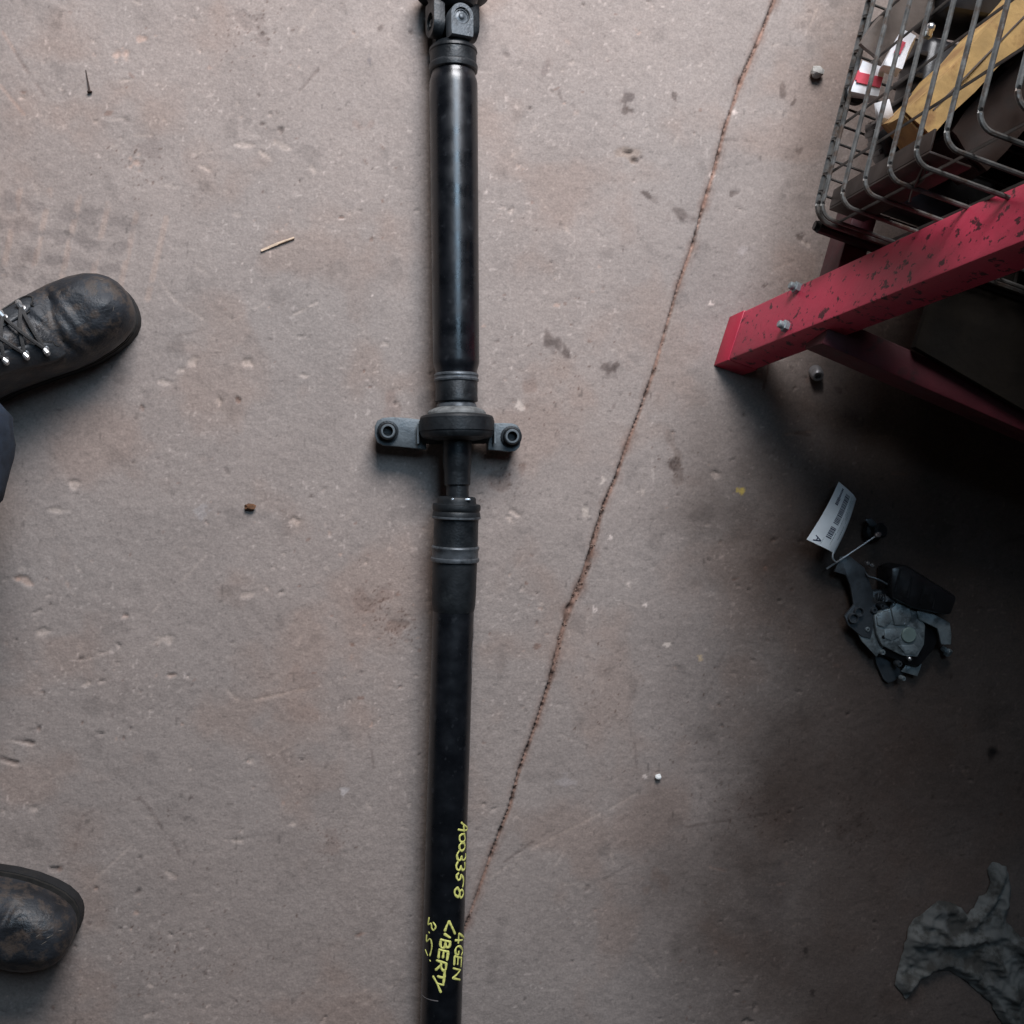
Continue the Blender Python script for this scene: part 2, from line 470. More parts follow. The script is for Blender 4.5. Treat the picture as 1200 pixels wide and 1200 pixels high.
# chips seen in the photo (pixel, half-length, half-width, angle)
for (x, y, a, b, g, cl, dp) in [
    (85, 567, 9, 4, -30, PALE, .003), (69, 598, 12, 2.5, -5, PALE, .002), (29, 682, 10, 4, -20, PINK, .003),
    (50, 741, 7, 6, 0, PALE, .003), (190, 748, 10, 7, -20, PALE, .002), (123, 765, 8, 2.5, 15, PALE, .002),
    (103, 800, 5, 3, 20, PALE, .002), (346, 610, 6, 4, 20, PALE, .003), (291, 697, 8, 3, 15, PALE, .002),
    (294, 891, 5, 3, 30, PALE, .002), (223, 899, 6, 3, -20, PALE, .002), (275, 985, 7, 3, -10, PALE, .002),
    (344, 966, 6, 4, 20, PALE, .0015), (140, 60, 9, 6, -25, PINK, .002), (150, 94, 13, 3, 5, PALE, .002),
    (169, 44, 9, 5, 10, PINK, .002), (288, 170, 11, 3, 0, PALE, .002), (246, 200, 11, 2.5, -20, PALE, .002),
    (225, 422, 7, 6, 0, PALE, .0025), (294, 427, 8, 4, -20, PALE, .0035), (358, 440, 8, 2, -10, PALE, .002),
    (212, 435, 6, 3, 20, PALE, .002), (194, 448, 7, 3, -10, PALE, .002), (330, 170, 8, 3, -20, PALE, .0015),
    (310, 182, 9, 2, -35, PALE, .0015), (160, 190, 6, 7, 0, PINK, .002), (200, 1025, 6, 3, -40, PALE, .002),
    (159, 1070, 5, 3, -20, PINK, .002), (176, 1155, 3.5, 3.5, 0, PALE, .0015), (172, 1190, 4, 2, 40, PALE, .0015),
    (610, 475, 5, 5, 0, (1.9, 1.9, 1.85), .0), (687, 598, 5, 7, 0, (1.6, 1.6, 1.55), .001), (600, 600, 9, 3, -35, PALE, .003),
    (598, 610, 6, 3, -50, PALE, .003), (633, 711, 4, 4, 0, PALE, 0), (740, 178, 15, 9, -10, (0.85, .72, .6), .001),
    (741, 184, 9, 4, -15, (0.2, .14, .12), .006), (733, 128, 6, 6, 0, DARK, .001), (740, 112, 10, 6, 30, (0.6, .58, .6), 0),
    (791, 115, 3, 7, 20, DARK, 0), (656, 110, 2.5, 9, 10, DARK, 0), (640, 80, 3, 9, -20, (.6, .55, .55), 0),
    (917, 106, 5, 8, 0, (.55, .55, .58), 0), (930, 120, 2, 5, -20, DARK, 0), (859, 226, 6, 4, 0, DARK, .0015),
    (939, 277, 5, 4, 20, DARK, .002), (945, 285, 6, 3, -30, PALE, .002), (896, 335, 3, 3, 0, DARK, 0),
    (833, 355, 3, 3, 0, (2.2, 2.2, 2.2), 0), (874, 293, 8, 5, 30, (1.3, 1.32, 1.36), 0), (760, 230, 11, 4, -35, DARK, 0),
    (800, 255, 16, 10, -30, (.75, .72, .72), 0), (868, 576, 4, 5, 0, (1.5, 1.3, .3), 0), (861, 132, 3, 4, 0, (2.2, 2.2, 2.2), 0),
    (834, 205, 3, 4, 0, (2.3, 2.3, 2.3), 0), (649, 405, 9, 12, 20, (.45, .42, .42), 0), (665, 412, 6, 8, 20, (.5, .46, .46), 0),
    (714, 432, 10, 9, 25, (.45, .42, .42), 0), (616, 455, 9, 16, 10, (.72, .62, .58), .001), (788, 520, 6, 18, 20, (.72, .64, .6), .001),
    (795, 555, 8, 14, 10, (.7, .62, .58), .001), (765, 550, 1.5, 12, 3, (1.4, 1.4, 1.4), 0), (840, 556, 6, 4, 0, PALE, .002),
    (706, 564, 3, 4, -20, (1.9, 1.9, 1.85), 0), (752, 578, 5, 4, 0, PALE, 0), (782, 755, 5, 2.5, 20, (2.0, 2.0, 1.95), 0),
    (820, 772, 3, 4, 0, (1.9, 1.7, 1.2), 0), (736, 684, 3, 2.5, 0, (1.9, 1.9, 1.9), 0), (697, 714, 2.5, 3, 0, (2.2, 2.2, 2.2), 0),
    (716, 630, 2.5, 2.5, 0, (2.2, 2.2, 2.2), 0), (756, 709, 2.5, 2.5, 0, (2.2, 2.2, 2.2), 0), (755, 910, 3, 2.5, 0, (2.2, 2.2, 2.2), 0),
    (403, 927, 4.5, 4.5, 0, (1.65, 1.75, 1.85), 0), (436, 347, 2, 2, 0, (2.2, 2.2, 2.2), 0), (662, 915, 9, 7, 0, (1.18, 1.22, 1.28), 0),
    (237, 600, 8, 8, 0, (1.15, 1.2, 1.26), 0), (1162, 880, 9, 9, 0, (.4, .38, .38), 0), (1000, 970, 20, 16, 0, (.6, .55, .52), 0),
    (943, 1113, 6, 5, 0, (.3, .28, .28), 0), (952, 1164, 3, 4, 0, (.3, .28, .28), 0), (870, 945, 30, 12, 20, (.78, .7, .68), 0),
    (765, 1030, 18, 14, 0, (.85, .74, .68), 0), (900, 1060, 30, 34, 0, (.78, .78, .8), 0), (1010, 958, 10, 8, 0, (.5, .45, .42), .0),
    (290, 25, 16, 10, -20, (.62, .58, .57), .0015), (305, 45, 9, 6, -40, (.6, .56, .55), .0015), (175, 175, 10, 14, 0, (.75, .72, .72), .0),
    (432, 70, 6, 4, 0, (.62, .64, .7), 0), (420, 150, 14, 6, 20, (.8, .7, .66), 0), (460, 480, 9, 14, 10, (.82, .7, .66), .001),
    (434, 702, 22, 18, 20, (.80, .70, .66), .001), (465, 735, 12, 14, 0, (.75, .62, .56), .001), (225, 935, 4, 3, 0, (.5, .48, .48), 0),
    (390, 985, 10, 18, 0, (.8, .74, .72), 0), (345, 820, 26, 30, 20, (.9, .82, .78), 0), (1164, 880, 5, 6, 0, (.25, .23, .23), 0),
    (590, 560, 18, 10, 30, (.62, .5, .45), .001), (560, 1110, 9, 7, 0, (.6, .58, .62), 0),
]:
    big_ = max(a, b) >= 8 and min(cl) < 1
    spot(x, y, a, b, math.radians(g), cl, 0.45 if big_ else 0.8, dp * 0.6, 0.95 if big_ else 0.8)

for (x, y, a, b, g) in [(644, 400, 5, 11, 15), (654, 403, 4, 11, 15), (663, 410, 4, 9, 20), (710, 428, 6, 4, 30), (716, 434, 7, 4, 30), (722, 427, 4, 4, 0),
                        (1163, 880, 9, 10, 0), (1163, 880, 6, 7, 0), (737, 112, 9, 6, 30), (917, 106, 4, 7, 0), (758, 228, 10, 3, -35), (800, 250, 14, 6, -30), (792, 548, 7, 12, 10)]:
    spot(x, y, a, b, math.radians(g), (0.46, 0.42, 0.41), 0.75, 0, 0.7)
# dried tread print above the boot
for i in range(5):
    for j in range(4):
        x, y = 8 + i * 34 - j * 7, 236 + j * 27 + i * 7
        spot(x, y, 13, 8, math.radians(-12), (0.70, 0.70, 0.71), 0.6, 0.0004, 0.95)
for i in range(6):
    x = 15 + i * 34
    line([(x + 10, 215 + i * 8), (x - 12, 320 + i * 6)], 5, (1.24, 1.13, 1.06), 0.65, 0, 0.30, 80 + i)

for (pts, w, cl, am, dp) in [
    ([(125, 812), (146, 788)], 2, PALE, .8, .001), ([(252, 794), (279, 821)], 2.5, PALE, .8, .001),
    ([(296, 821), (388, 800)], 2.5, PALE, .75, .001), ([(179, 717), (242, 650)], 2, PALE, .6, .0005),
    ([(3, 863), (38, 871)], 3.5, (.35, .3, .28), .9, .003), ([(6, 867), (38, 874)], 2, PALE, .9, 0),
    ([(0, 889), (20, 894)], 3.5, (.35, .3, .28), .9, .003), ([(0, 893), (20, 898)], 2, PALE, .9, 0),
    ([(0, 33), (28, 78), (52, 112)], 2.5, (.75, .7, .68), .8, .001), ([(3, 37), (31, 82)], 1.5, PINK, .7, 0),
    ([(0, 100), (28, 134)], 2, PINK, .8, .0005), ([(348, 110), (372, 82)], 2, (.6, .56, .55), .8, .001),
    ([(372, 82), (420, 42)], 1.5, (.8, .77, .75), .6, 0), ([(345, 368), (372, 354)], 2, PALE, .9, .002),
    ([(179, 318), (205, 352), (240, 375)], 2, PALE, .55, .0005), ([(265, 380), (315, 352)], 1.8, PALE, .5, 0),
    ([(550, 1033), (577, 1027), (630, 991), (720, 945), (750, 927)], 2, PALE, .55, .0005),
    ([(750, 1120), (792, 1168)], 3.5, PALE, .6, .0005), ([(832, 1016), (857, 1022), (890, 1037), (928, 1035)], 3, PINK, .65, .0005),
    ([(797, 970), (894, 954)], 3, DARK, .6, 0), ([(602, 1020), (652, 1035), (690, 1040)], 2, PALE, .5, 0),
    ([(790, 975), (815, 990)], 2, PALE, .5, 0), ([(716, 1000), (719, 1012)], 2, PALE, .7, 0),
    ([(901, 425), (893, 463)], 2.5, (.45, .25, .22), .9, .001), ([(920, 509), (950, 506)], 2.5, PINK, .8, .0015),
    ([(932, 508), (948, 510)], 2, DARK, .9, .002), ([(945, 40), (958, 10)], 1.6, PALE, .7, 0), ([(955, 60), (975, 30)], 1.6, PALE, .7, 0),
    ([(910, 130), (935, 136)], 1.6, PALE, .7, .0005), ([(600, 183), (628, 148)], 2, PALE, .6, .0005),
    ([(850, 163), (885, 166)], 1.6, DARK, .5, .0005), ([(0, 1168), (480, 1165)], 2, PALE, .25, 0),
    ([(455, 1160), (478, 1138)], 2, PALE, .5, 0), ([(95, 1045), (155, 990)], 1.8, PALE, .7, .0005),
    ([(88, 1000), (90, 975), (97, 957), (112, 948), (132, 944), (150, 941), (164, 935), (176, 948), (186, 965), (198, 982), (209, 997), (212, 1014), (204, 1032)], 3, (.62, .58, .57), .6, 0), ([(1045, 555), (1065, 556)], 2, PINK, .8, 0),
    ([(740, 690), (690, 640)], 1.2, PALE, .5, 0), ([(700, 680), (735, 708), (765, 712)], 1.4, PALE, .5, 0),
    ([(390, 60), (460, 20)], 1.5, PALE, .3, 0), ([(20, 620), (60, 560)], 1.5, PALE, .3, 0), ([(640, 310), (700, 350)], 1.6, (.8, .77, .75), .5, 0),
]:
    line(pts, w * .8, cl, am * .75, dp * .7, 0.30, int(pts[0][0]) % 97)

# brown specks lying in loose clusters
for (cx_, cy_, sd_, n_) in ((440, 705, 16, 60), (465, 735, 12, 45), (300, 35, 22, 60), (880, 945, 22, 70), (1005, 965, 18, 60), (715, 800, 30, 45), (590, 560, 16, 40),
                            (390, 985, 12, 30), (790, 545, 12, 40), (160, 190, 22, 40), (830, 880, 40, 60), (180, 1130, 30, 50), (250, 1080, 60, 60), (660, 440, 40, 50)):
    for _ in range(n_):
        sx_, sy_ = rng.normal(cx_, sd_), rng.normal(cy_, sd_)
        spot(sx_, sy_, rng.uniform(.8, 1.9), rng.uniform(.8, 1.4), rng.uniform(0, 3), (.42, .33, .29), rng.uniform(.4, .85), 0, .5)
# scattered small chips and pits all over
for i in range(2400):
    wx, wy = rng.uniform(-0.5, 0.95), rng.uniform(-0.8, 0.68)
    if fbm(np.array([wx]), np.array([wy]), 0.11, 77, 3)[0] + rng.normal(0, 0.05) < 0.50:
        continue
    a = abs(rng.normal(0, 1.5)) + 0.9 + (2.5 if rng.random() < .06 else 0)
    b = max(1.0, a * rng.uniform(0.3, 0.8))
    r = rng.random()
    cl = PALE if r < 0.42 else (PINK if r < 0.58 else (DARK if r < 0.82 else RUST))
    spot(i * 3.1, i * 1.7, a, b, math.radians(rng.normal(-20, 40)), cl, rng.uniform(.25, .75), rng.choice([0, .0006, .0012, .0024]),
         0.5, (wx, wy), i)
for i in range(60):
    wx, wy = rng.uniform(-0.5, 0.95), rng.uniform(-0.8, 0.68)
    an, ln = rng.normal(0.6, 0.9), rng.uniform(10, 45)
    p0 = proj((wx, wy, 0))
    line([p0, (p0[0] + ln * math.cos(an), p0[1] - ln * math.sin(an))], rng.uniform(1, 1.8), PALE if rng.random() < .75 else DARK,
         rng.uniform(.2, .5), 0.0004, 0.3, i)

# the broken joint between the two pours
JOINT = [(921, -45), (908, 0), (890, 45), (868, 97), (850, 150), (838, 197), (825, 240), (812, 288), (795, 335), (778, 395), (765, 440),
         (750, 482), (735, 522), (722, 560), (708, 592), (700, 620), (692, 650), (680, 688), (667, 712), (657, 748),
         (645, 798), (628, 850), (608, 905), (598, 945), (580, 990), (560, 1047), (548, 1080), (510, 1170), (470, 1270)]
JW = [4.5, 4.5, 5, 7, 4.5, 4.5, 4.5, 4.5, 4, 4, 4.5, 4, 4.5, 5, 5, 7, 11, 12, 9, 7, 5.5, 4, 4, 5, 4, 4, 3.5, 3.5, 3.5]
jp = [P(*p) for p in JOINT]
for k in range(len(jp) - 1):
    p, q = jp[k], jp[k + 1]
    cx, cy = (p.x + q.x) / 2, (p.y + q.y) / 2
    s = win(cx, cy, (q - p).length / 2 + 0.03)
    x, y = GX[s], GY[s]
    dx, dy = q.x - p.x, q.y - p.y
    L_ = math.hypot(dx, dy)
    tt = ((x - p.x) * dx + (y - p.y) * dy) / L_ ** 2
    t = np.clip(tt, 0, 1)
    side = ((x - p.x) * dy - (y - p.y) * dx) / L_            # signed distance, + = left of travel = image right side
    d = np.hypot(x - p.x - t * dx, y - p.y - t * dy)
    wv = (JW[k] * (1 - t) + JW[k + 1] * t) * 0.00113 / 2 * 0.60
    jag = (fbm(x, y, 0.014, 301, 3) - 0.5)
    wv = wv * (1 + 1.3 * jag)
    m = np.clip((wv + 0.0012 - d) / 0.0016, 0, 1)
    fill = 0.55 + 0.8 * fbm(x, y, 0.008, 311, 3)
    colr = np.stack([0.92 * fill, 0.68 * fill, 0.58 * fill], -1)
    lft = np.clip((side / np.maximum(wv, 1e-5) - 0.15) * 2.5, 0, 1)[..., None] * np.clip((vnoise(x, y, 0.03, 341) - 0.3) * 4, 0, 1)[..., None]
    colr = colr * (1 - 0.6 * lft)
    hole = np.clip((vnoise(x, y, 0.007, 321) - 0.62) * 6, 0, 1)[..., None]
    colr = colr * (1 - 0.45 * hole)
    TINT[s] = TINT[s] * (1 - m[..., None]) + colr * m[..., None]
    Z[s] = np.where(m > 0, np.minimum(Z[s], -m * (0.0040 + 0.004 * hole[..., 0] + 0.004 * lft[..., 0]) + jag * 0.003), Z[s])
    # grime along both edges, chipped lips
    g = np.clip(1 - (d - wv) / 0.010, 0, 1) * (1 - m) * np.clip((vnoise(x, y, 0.02, 331) - 0.25) * 2, 0, 1)
    TINT[s] *= 1 - g[..., None] * np.array([0.16, 0.24, 0.27])

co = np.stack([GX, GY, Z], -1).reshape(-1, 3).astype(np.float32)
me = bpy.data.meshes.new('floor')
nf = (NX - 1) * (NY - 1)
idx = np.arange(NX * NY).reshape(NY, NX)
quads = np.stack([idx[:-1, :-1], idx[:-1, 1:], idx[1:, 1:], idx[1:, :-1]], -1).reshape(-1).astype(np.int32)
me.vertices.add(NX * NY)
me.vertices.foreach_set('co', co.ravel())
me.loops.add(nf * 4)
me.loops.foreach_set('vertex_index', quads)
me.polygons.add(nf)
me.polygons.foreach_set('loop_start', np.arange(0, nf * 4, 4, dtype=np.int32))
me.polygons.foreach_set('loop_total', np.full(nf, 4, dtype=np.int32))
me.update()
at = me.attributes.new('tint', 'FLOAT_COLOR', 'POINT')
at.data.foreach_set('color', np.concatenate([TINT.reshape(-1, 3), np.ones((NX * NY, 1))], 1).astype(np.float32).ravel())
me.shade_smooth()


def floor_mat():
    m = bpy.data.materials.new('old_concrete')
    m.use_nodes = True
    nt = m.node_tree
    N, L = nt.nodes, nt.links
    b = N['Principled BSDF']
    a = N.new('ShaderNodeAttribute')
    a.attribute_name = 'tint'
    tc = N.new('ShaderNodeTexCoord')

    def noise(scale, detail, lo, hi, o0, o1):
        n = N.new('ShaderNodeTexNoise')
        n.inputs['Scale'].default_value = scale
        n.inputs['Detail'].default_value = detail
        n.inputs['Roughness'].default_value = 0.6
        L.new(tc.outputs['Object'], n.inputs['Vector'])
        r = N.new('ShaderNodeMapRange')
        r.inputs[1].default_value, r.inputs[2].default_value = lo, hi
        r.inputs[3].default_value, r.inputs[4].default_value = o0, o1
        L.new(n.outputs['Fac'], r.inputs[0])
        return n, r

    def mult(x, y):
        k = N.new('ShaderNodeMix')
        k.data_type = 'RGBA'
        k.blend_type = 'MULTIPLY'
        k.inputs[0].default_value = 1
        if isinstance(x, tuple):
            k.inputs[6].default_value = x
        else:
            L.new(x, k.inputs[6])
        L.new(y, k.inputs[7])
        return k.outputs[2]
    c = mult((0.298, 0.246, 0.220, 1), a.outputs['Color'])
    _, r1 = noise(330, 4, 0.25, 0.75, 0.82, 1.18)
    c = mult(c, r1.outputs[0])
    _, r2 = noise(150, 5, 0.3, 0.7, 0.90, 1.10)
    c = mult(c, r2.outputs[0])
    L.new(c, b.inputs['Base Color'])
    _, r3 = noise(30, 4, 0.3, 0.7, 0.68, 0.88)
    L.new(r3.outputs[0], b.inputs['Roughness'])
    b.inputs['Specular IOR Level'].default_value = 0.3
    nb, _ = noise(190, 8, 0, 1, 0, 1)
    bp = N.new('ShaderNodeBump')
    bp.inputs['Strength'].default_value = 0.32
    bp.inputs['Distance'].default_value = 0.0026
    L.new(nb.outputs['Fac'], bp.inputs['Height'])
    L.new(bp.outputs[0], b.inputs['Normal'])
    return m


fl = bpy.data.objects.new('floor', me)
C.objects.link(fl)
me.materials.append(floor_mat())
fl['kind'] = 'structure'


# ------------------------------------------------------------------ red work stand
AL = math.radians(18.0)
U = Vector((math.cos(AL), -math.sin(AL), 0))       # along the front, to the picture's right
Vv = Vector((math.sin(AL), math.cos(AL), 0))       # along the left side, up the picture
K0, K1, K2 = P(855, 372), P(837, 428), P(871, 434)
LEAN = (P(1200, 211, 0.477) - K0) / 0.477           # how the near leg slants per metre of height
SW, SD, ST = 1.05, 1.35, 1.22                       # stand width, depth; height raised out of view to cast shade
stand = empty('work_stand', (K1.x + 0.5, K1.y + 0.5, 0),
              'red painted steel work stand with splayed leg at the right edge', 'work stand')
lu, lv = LEAN.dot(U), LEAN.dot(Vv)
lv = max(lv, 0.0)


def leg_mesh(corner, su, sv, z0, z1, grow=0.0):
    """leg with outer corner at `corner`; su/sv: direction towards the middle"""
    a, b = 0.041 + grow, 0.068 + grow
    lean = U * (lu * su) + Vv * (LEAN.dot(Vv) * sv) if not (su == 1 and sv == 1) else LEAN.copy()
    lean.z = 0
    V = []
    for z in (z0, z1):
        o = corner + lean * z - (U * su + Vv * sv) * (grow / 2)
        o.z = z
        V += [o, o + U * su * a, o + U * su * a + Vv * sv * b, o + Vv * sv * b]
    return V, [(3, 2, 1, 0), (4, 5, 6, 7), (0, 1, 5, 4), (1, 2, 6, 5), (2, 3, 7, 6), (3, 0, 4, 7)]


corners = [(K1, 1, 1), (K1 + U * SW, -1, 1), (K1 + Vv * SD, 1, -1), (K1 + U * SW + Vv * SD, -1, -1)]
for i, (c, su, sv) in enumerate(corners):
    V_, F_ = leg_mesh(c, su, sv, 0.0, ST)
    lg = mk('leg', V_, F_, M['red'], stand, 35, 0.0025)
    if i == 0:
        lg['label'] = 'near red leg with chipped paint and two bolts'
        V_, F_ = leg_mesh(c, su, sv, 0.0, 0.034, 0.0016)
        mk('foot_band', V_, F_, M['red_fresh'], lg, 35, 0.001)
        # two bolts low on the outer face
        for (bx, by, bz) in ((935, 338, 0.19), (922, 383, 0.165)):
            dirn = (-U + Vector((0, 0, 0.15))).normalized()
            # point of the outer face on that pixel's ray
            n_ = (Vv.cross(Vector((LEAN.x, LEAN.y, 1)))).normalized()
            d_ = ray(bx, by)
            o_ = Vector((0, 0, H))
            t_ = (c - o_).dot(n_) / d_.dot(n_)
            hit = o_ + d_ * t_
            mb = MB()
            mb.add(*lathe(hit - dirn * 0.004, dirn, [(0, .0075), (.009, .0075), (.010, .0065)], 6))
            mb.add(*lathe(hit + dirn * 0.006, dirn, [(0, .0048), (.005, .0048), (.0062, .0036)], 14))
            bo = mb.build('bolt', M['alloy'], lg)
RZ = 0.155


def rail(p, q, hgt, th, inward, name, m):
    d = (q - p)
    L_ = d.length
    d.normalize()
    return mk(name, *obox((p + q) / 2 + inward * th / 2 + Vector((0, 0, hgt / 2)), d * L_ / 2, inward * th / 2, Vector((0, 0, hgt / 2))),
              m, stand, 35, 0.002)


def legpt(i, z):
    c, su, sv = corners[i]
    lean = U * (lu * su) + Vv * (LEAN.dot(Vv) * sv) if i else LEAN.copy()
    o = c + lean * z
    o.z = z
    return o + U * su * 0.020 + Vv * sv * 0.02


RA = P(945.6, 410, RZ)
RB = P(1200, 520, RZ)
rd = (RB - RA).normalized()
rail(RA - rd * 0.004, RA + rd * 0.95, 0.055, 0.035, Vector((-rd.y, rd.x, 0)), 'rail', M['red_shaded'])
BA, BB = P(980.5, 299, RZ + .04), P(994.5, 250, RZ + .04)
bd = (BB - BA).normalized()
rail(BA - bd * 0.07 - Vector((0, 0, .04)), BA + bd * 0.085 - Vector((0, 0, .04)), 0.055, 0.03, Vector((bd.y, -bd.x, 0)), 'rail', M['red_shaded'])
rail(legpt(1, RZ) + Vv * 0.03, legpt(3, RZ) - Vv * 0.03, 0.055, 0.035, -U, 'rail', M['red_shaded'])
rail(legpt(2, RZ) + U * 0.03, legpt(3, RZ) - U * 0.03, 0.055, 0.035, -Vv, 'rail', M['red_shaded'])
# unseen bench top, set high to block light over the floor
tp = [legpt(i, ST) for i in (0, 1, 3, 2)]
ct = sum(tp, Vector()) / 4
tp = [ct + (p - ct) * 1.08 for p in tp]
mk('unseen_bench_top', *prism(tp, ST + 0.001, ST + 0.042), M['board'], stand, 35, 0.003)
# lower shelf on the rails, well inside
sp = [legpt(i, RZ) for i in (0, 1, 3, 2)]
cs = sum(sp, Vector()) / 4
shelf = [RA + U * .10 + Vv * .03, RA + U * .86 - Vv * .1, cs + U * .42 + Vv * .6, cs - U * .36 + Vv * .6]
mk('shelf', *prism(shelf, RZ + 0.057, RZ + 0.069), M['board'], stand, 35, 0.001)

# ------------------------------------------------------------------ wire basket
BZ = 0.228
AB = math.radians(14.0)
BU = Vector((math.cos(AB + .05), -math.sin(AB + .05), 0))
BV = Vector((math.sin(AB), math.cos(AB), 0))
BK = P(953, 257, BZ)
BWD, BDP, BHT = 0.52, 0.62, 0.95  # walls carried up out of view so the basket blocks more light
basket = empty('wire_basket', BK + (BU * BWD + BV * BDP) / 2, 'grey welded wire basket full of parts on the red stand', 'wire basket')


def loop_pts(z, rad=0.016, ins=0.0):
    cs_ = []
    for (a, b, a0) in ((rad, rad, 180), (BWD - rad, rad, 270), (BWD - rad, BDP - rad, 0), (rad, BDP - rad, 90)):
        for k in range(7):
            t = math.radians(a0 + 15 * k)
            cs_.append(BK + BU * (a + (rad - ins) * math.cos(t)) + BV * (b + (rad - ins) * math.sin(t)) + Vector((0, 0, z)))
    return cs_


mk('bottom_rail', *tube(loop_pts(0.004, 0.02), 0.0042, 8, True), M['wire'], basket)
levels = [0.018] + [0.018 + 0.0545 * k for k in range(1, 17)] + [BHT]
for z in levels:
    mk('wire', *tube(loop_pts(z), 0.0026 if z < BHT else 0.0042, 8, True), M['wire'], basket)


def upright(a, b, ia, ib):
    p = BK + BU * (a + ia * 0.0045) + BV * (b + ib * 0.0045)
    mk('wire', *tube([p + Vector((0, 0, 0.002)), p + Vector((0, 0, BHT))], 0.0017, 6), M['wire_dark'], basket)


nv = 10
for k in range(nv):
    b = 0.055 + k * (BDP - 0.11) / (nv - 1)
    upright(0, b, 1, 0)
    upright(BWD, b, -1, 0)
for k in range(8):
    a = 0.028 + k * (BWD - 0.056) / 7
    upright(a, 0, 0, 1)
    upright(a, BDP, 0, -1)
k = 0
b = 0.03
while b < BDP - 0.02:                                   # floor wires, hooked over the bottom rail
    p = BK + BV * b
    mk('wire', *tube([p + Vector((0, 0, 0.017)) + BU * .0005, p - BU * 0.0035 + Vector((0, 0, 0.008)), p + BU * 0.004 + Vector((0, 0, 0.0)),
                      p + BU * 0.03, p + BU * (BWD - 0.002)] if k % 1 == 0 else [], 0.0016, 6), M['wire_dark'], basket)
    b += 0.0205
    k += 1
for a in (0.13, 0.26, 0.39):
    p = BK + BU * a + Vector((0, 0, -0.0035))
    mk('wire', *tube([p, p + BV * BDP], 0.0022, 6), M['wire_dark'], basket)
# black corner bar along the front foot
p = BK + Vector((0, 0, -0.009)) - BV * 0.003
mk('base_bar', *tube([p + BU * .006, p + BU * .012, p + BU * BWD], [.0055, .0075, .0075], 10), M['rail_black'], basket)


def bpt(a, b, z):
    return BK + BU * a + BV * b + Vector((0, 0, z))


# things inside the basket -------------------------------------------------
def carton(name, base, ang, sx, sy, sz, mt, label, cat, tilt=(0, 0), flaps=False):
    e = empty(name, base, label, cat)
    rot = Matrix.Rotation(ang, 3, 'Z') @ Matrix.Rotation(tilt[0], 3, 'X') @ Matrix.Rotation(tilt[1], 3, 'Y')
    ex, ey, ez = rot @ Vector((1, 0, 0)), rot @ Vector((0, 1, 0)), rot @ Vector((0, 0, 1))
    c = Vector(base) + ez * sz / 2
    bm_V, bm_F = obox(c, ex * sx / 2, ey * sy / 2, ez * sz / 2)
    me_ = bpy.data.meshes.new('body')
    me_.from_pydata([tuple(v) for v in bm_V], [], bm_F)
    bm = bmesh.new()
    bm.from_mesh(me_)
    bmesh.ops.subdivide_edges(bm, edges=bm.edges, cuts=7, use_grid_fill=True)
    rr = random.Random(int(abs(base[0] * 1e4)))
    off = [Vector((rr.uniform(-9, 9), rr.uniform(-9, 9), rr.uniform(-9, 9))) for _ in range(3)]
    from mathutils import noise as mn
    for v in bm.verts:
        v.co += Vector([mn.noise(v.co * 28 + o) for o in off]) * 0.0045
    bmesh.ops.recalc_face_normals(bm, faces=bm.faces)
    bm.to_mesh(me_)
    bm.free()
    body = link(me_, 'body', mt, e, 40)
    return e, body, c, ex, ey, ez


# the yellowed cardboard box lying on top of the pile
CT = BZ + .135
k0, k1 = P(1080, 115, CT), P(1098, 157, CT)
ldir = Vector((.69, .724, 0)).normalized()
wdir = Vector((ldir.y, -ldir.x, 0))
cw = abs((k1 - k0).dot(wdir)) * 1.05
cst = (k0 + k1) / 2
cang = math.atan2(ldir.y, ldir.x)
e, body, c_, ex, ey, ez = carton('cardboard_box', tuple(cst + ldir * .13 - Vector((0, 0, .072))), cang, 0.26, cw, 0.072, M['card'],
                                 'yellowed cardboard box lying on the pile in the wire basket', 'box', (0.0, -0.10))
mk('flap', *obox(c_ - ex * 0.132 + ez * 0.010, ex * 0.0010, ey * cw * 0.46, ez * 0.022), M['card'], e, 35)
mk('seam', *obox(c_ + ez * 0.0375 - ex * .01, ex * 0.10, ey * 0.0008, ez * 0.0006), M['grey_board'], e, 35)
e, body, c_, ex, ey, ez = carton('brown_box', tuple(cst + ldir * .14 + wdir * (cw * .5 + .040) - Vector((0, 0, .085))), cang, 0.24, .060, 0.060, M['brown_panel'],
                                 'dark brown box lying beside the yellowed cardboard box', 'box')
mk('flap', *obox(c_ - ex * 0.122, ex * 0.0010, ey * 0.026, ez * 0.024), M['brown_panel'], e, 35)

# white carton with the red label
q0 = P(1027, 86, BZ + .050)
e, body, c_, ex, ey, ez = carton('white_carton', (q0.x + .004, q0.y - .002, BZ + .012), math.radians(-14), 0.027, 0.030, 0.038, M['white_card'],
                                 'crushed white carton with a wide red label in the wire basket', 'carton', (0.15, -0.25))
mk('red_label', *obox(c_ + ez * 0.0195 - ey * .002, ex * 0.0132, ey * 0.0055, ez * 0.0012), M['red_print'], e, 35)
mk('red_edge', *obox(c_ - ex * 0.0142 + ez * .008, ex * 0.0010, ey * 0.0052, ez * 0.012), M['red_print'], e, 35)
# second white wrapper further in
q1 = P(1060, 58, BZ + .080)
e, body, c_, ex, ey, ez = carton('white_wrapper', (q1.x + .002, q1.y, BZ + .058), math.radians(-24), 0.019, 0.040, 0.022, M['white_card'],
                                 'crumpled white wrapper with a small dark red square', 'wrapper', (0.15, -0.2))
mk('red_square', *obox(c_ + ez * 0.0118 - ex * .003 + ey * .002, ex * 0.0035, ey * 0.0068, ez * 0.0012), M['red_print'], e, 35)
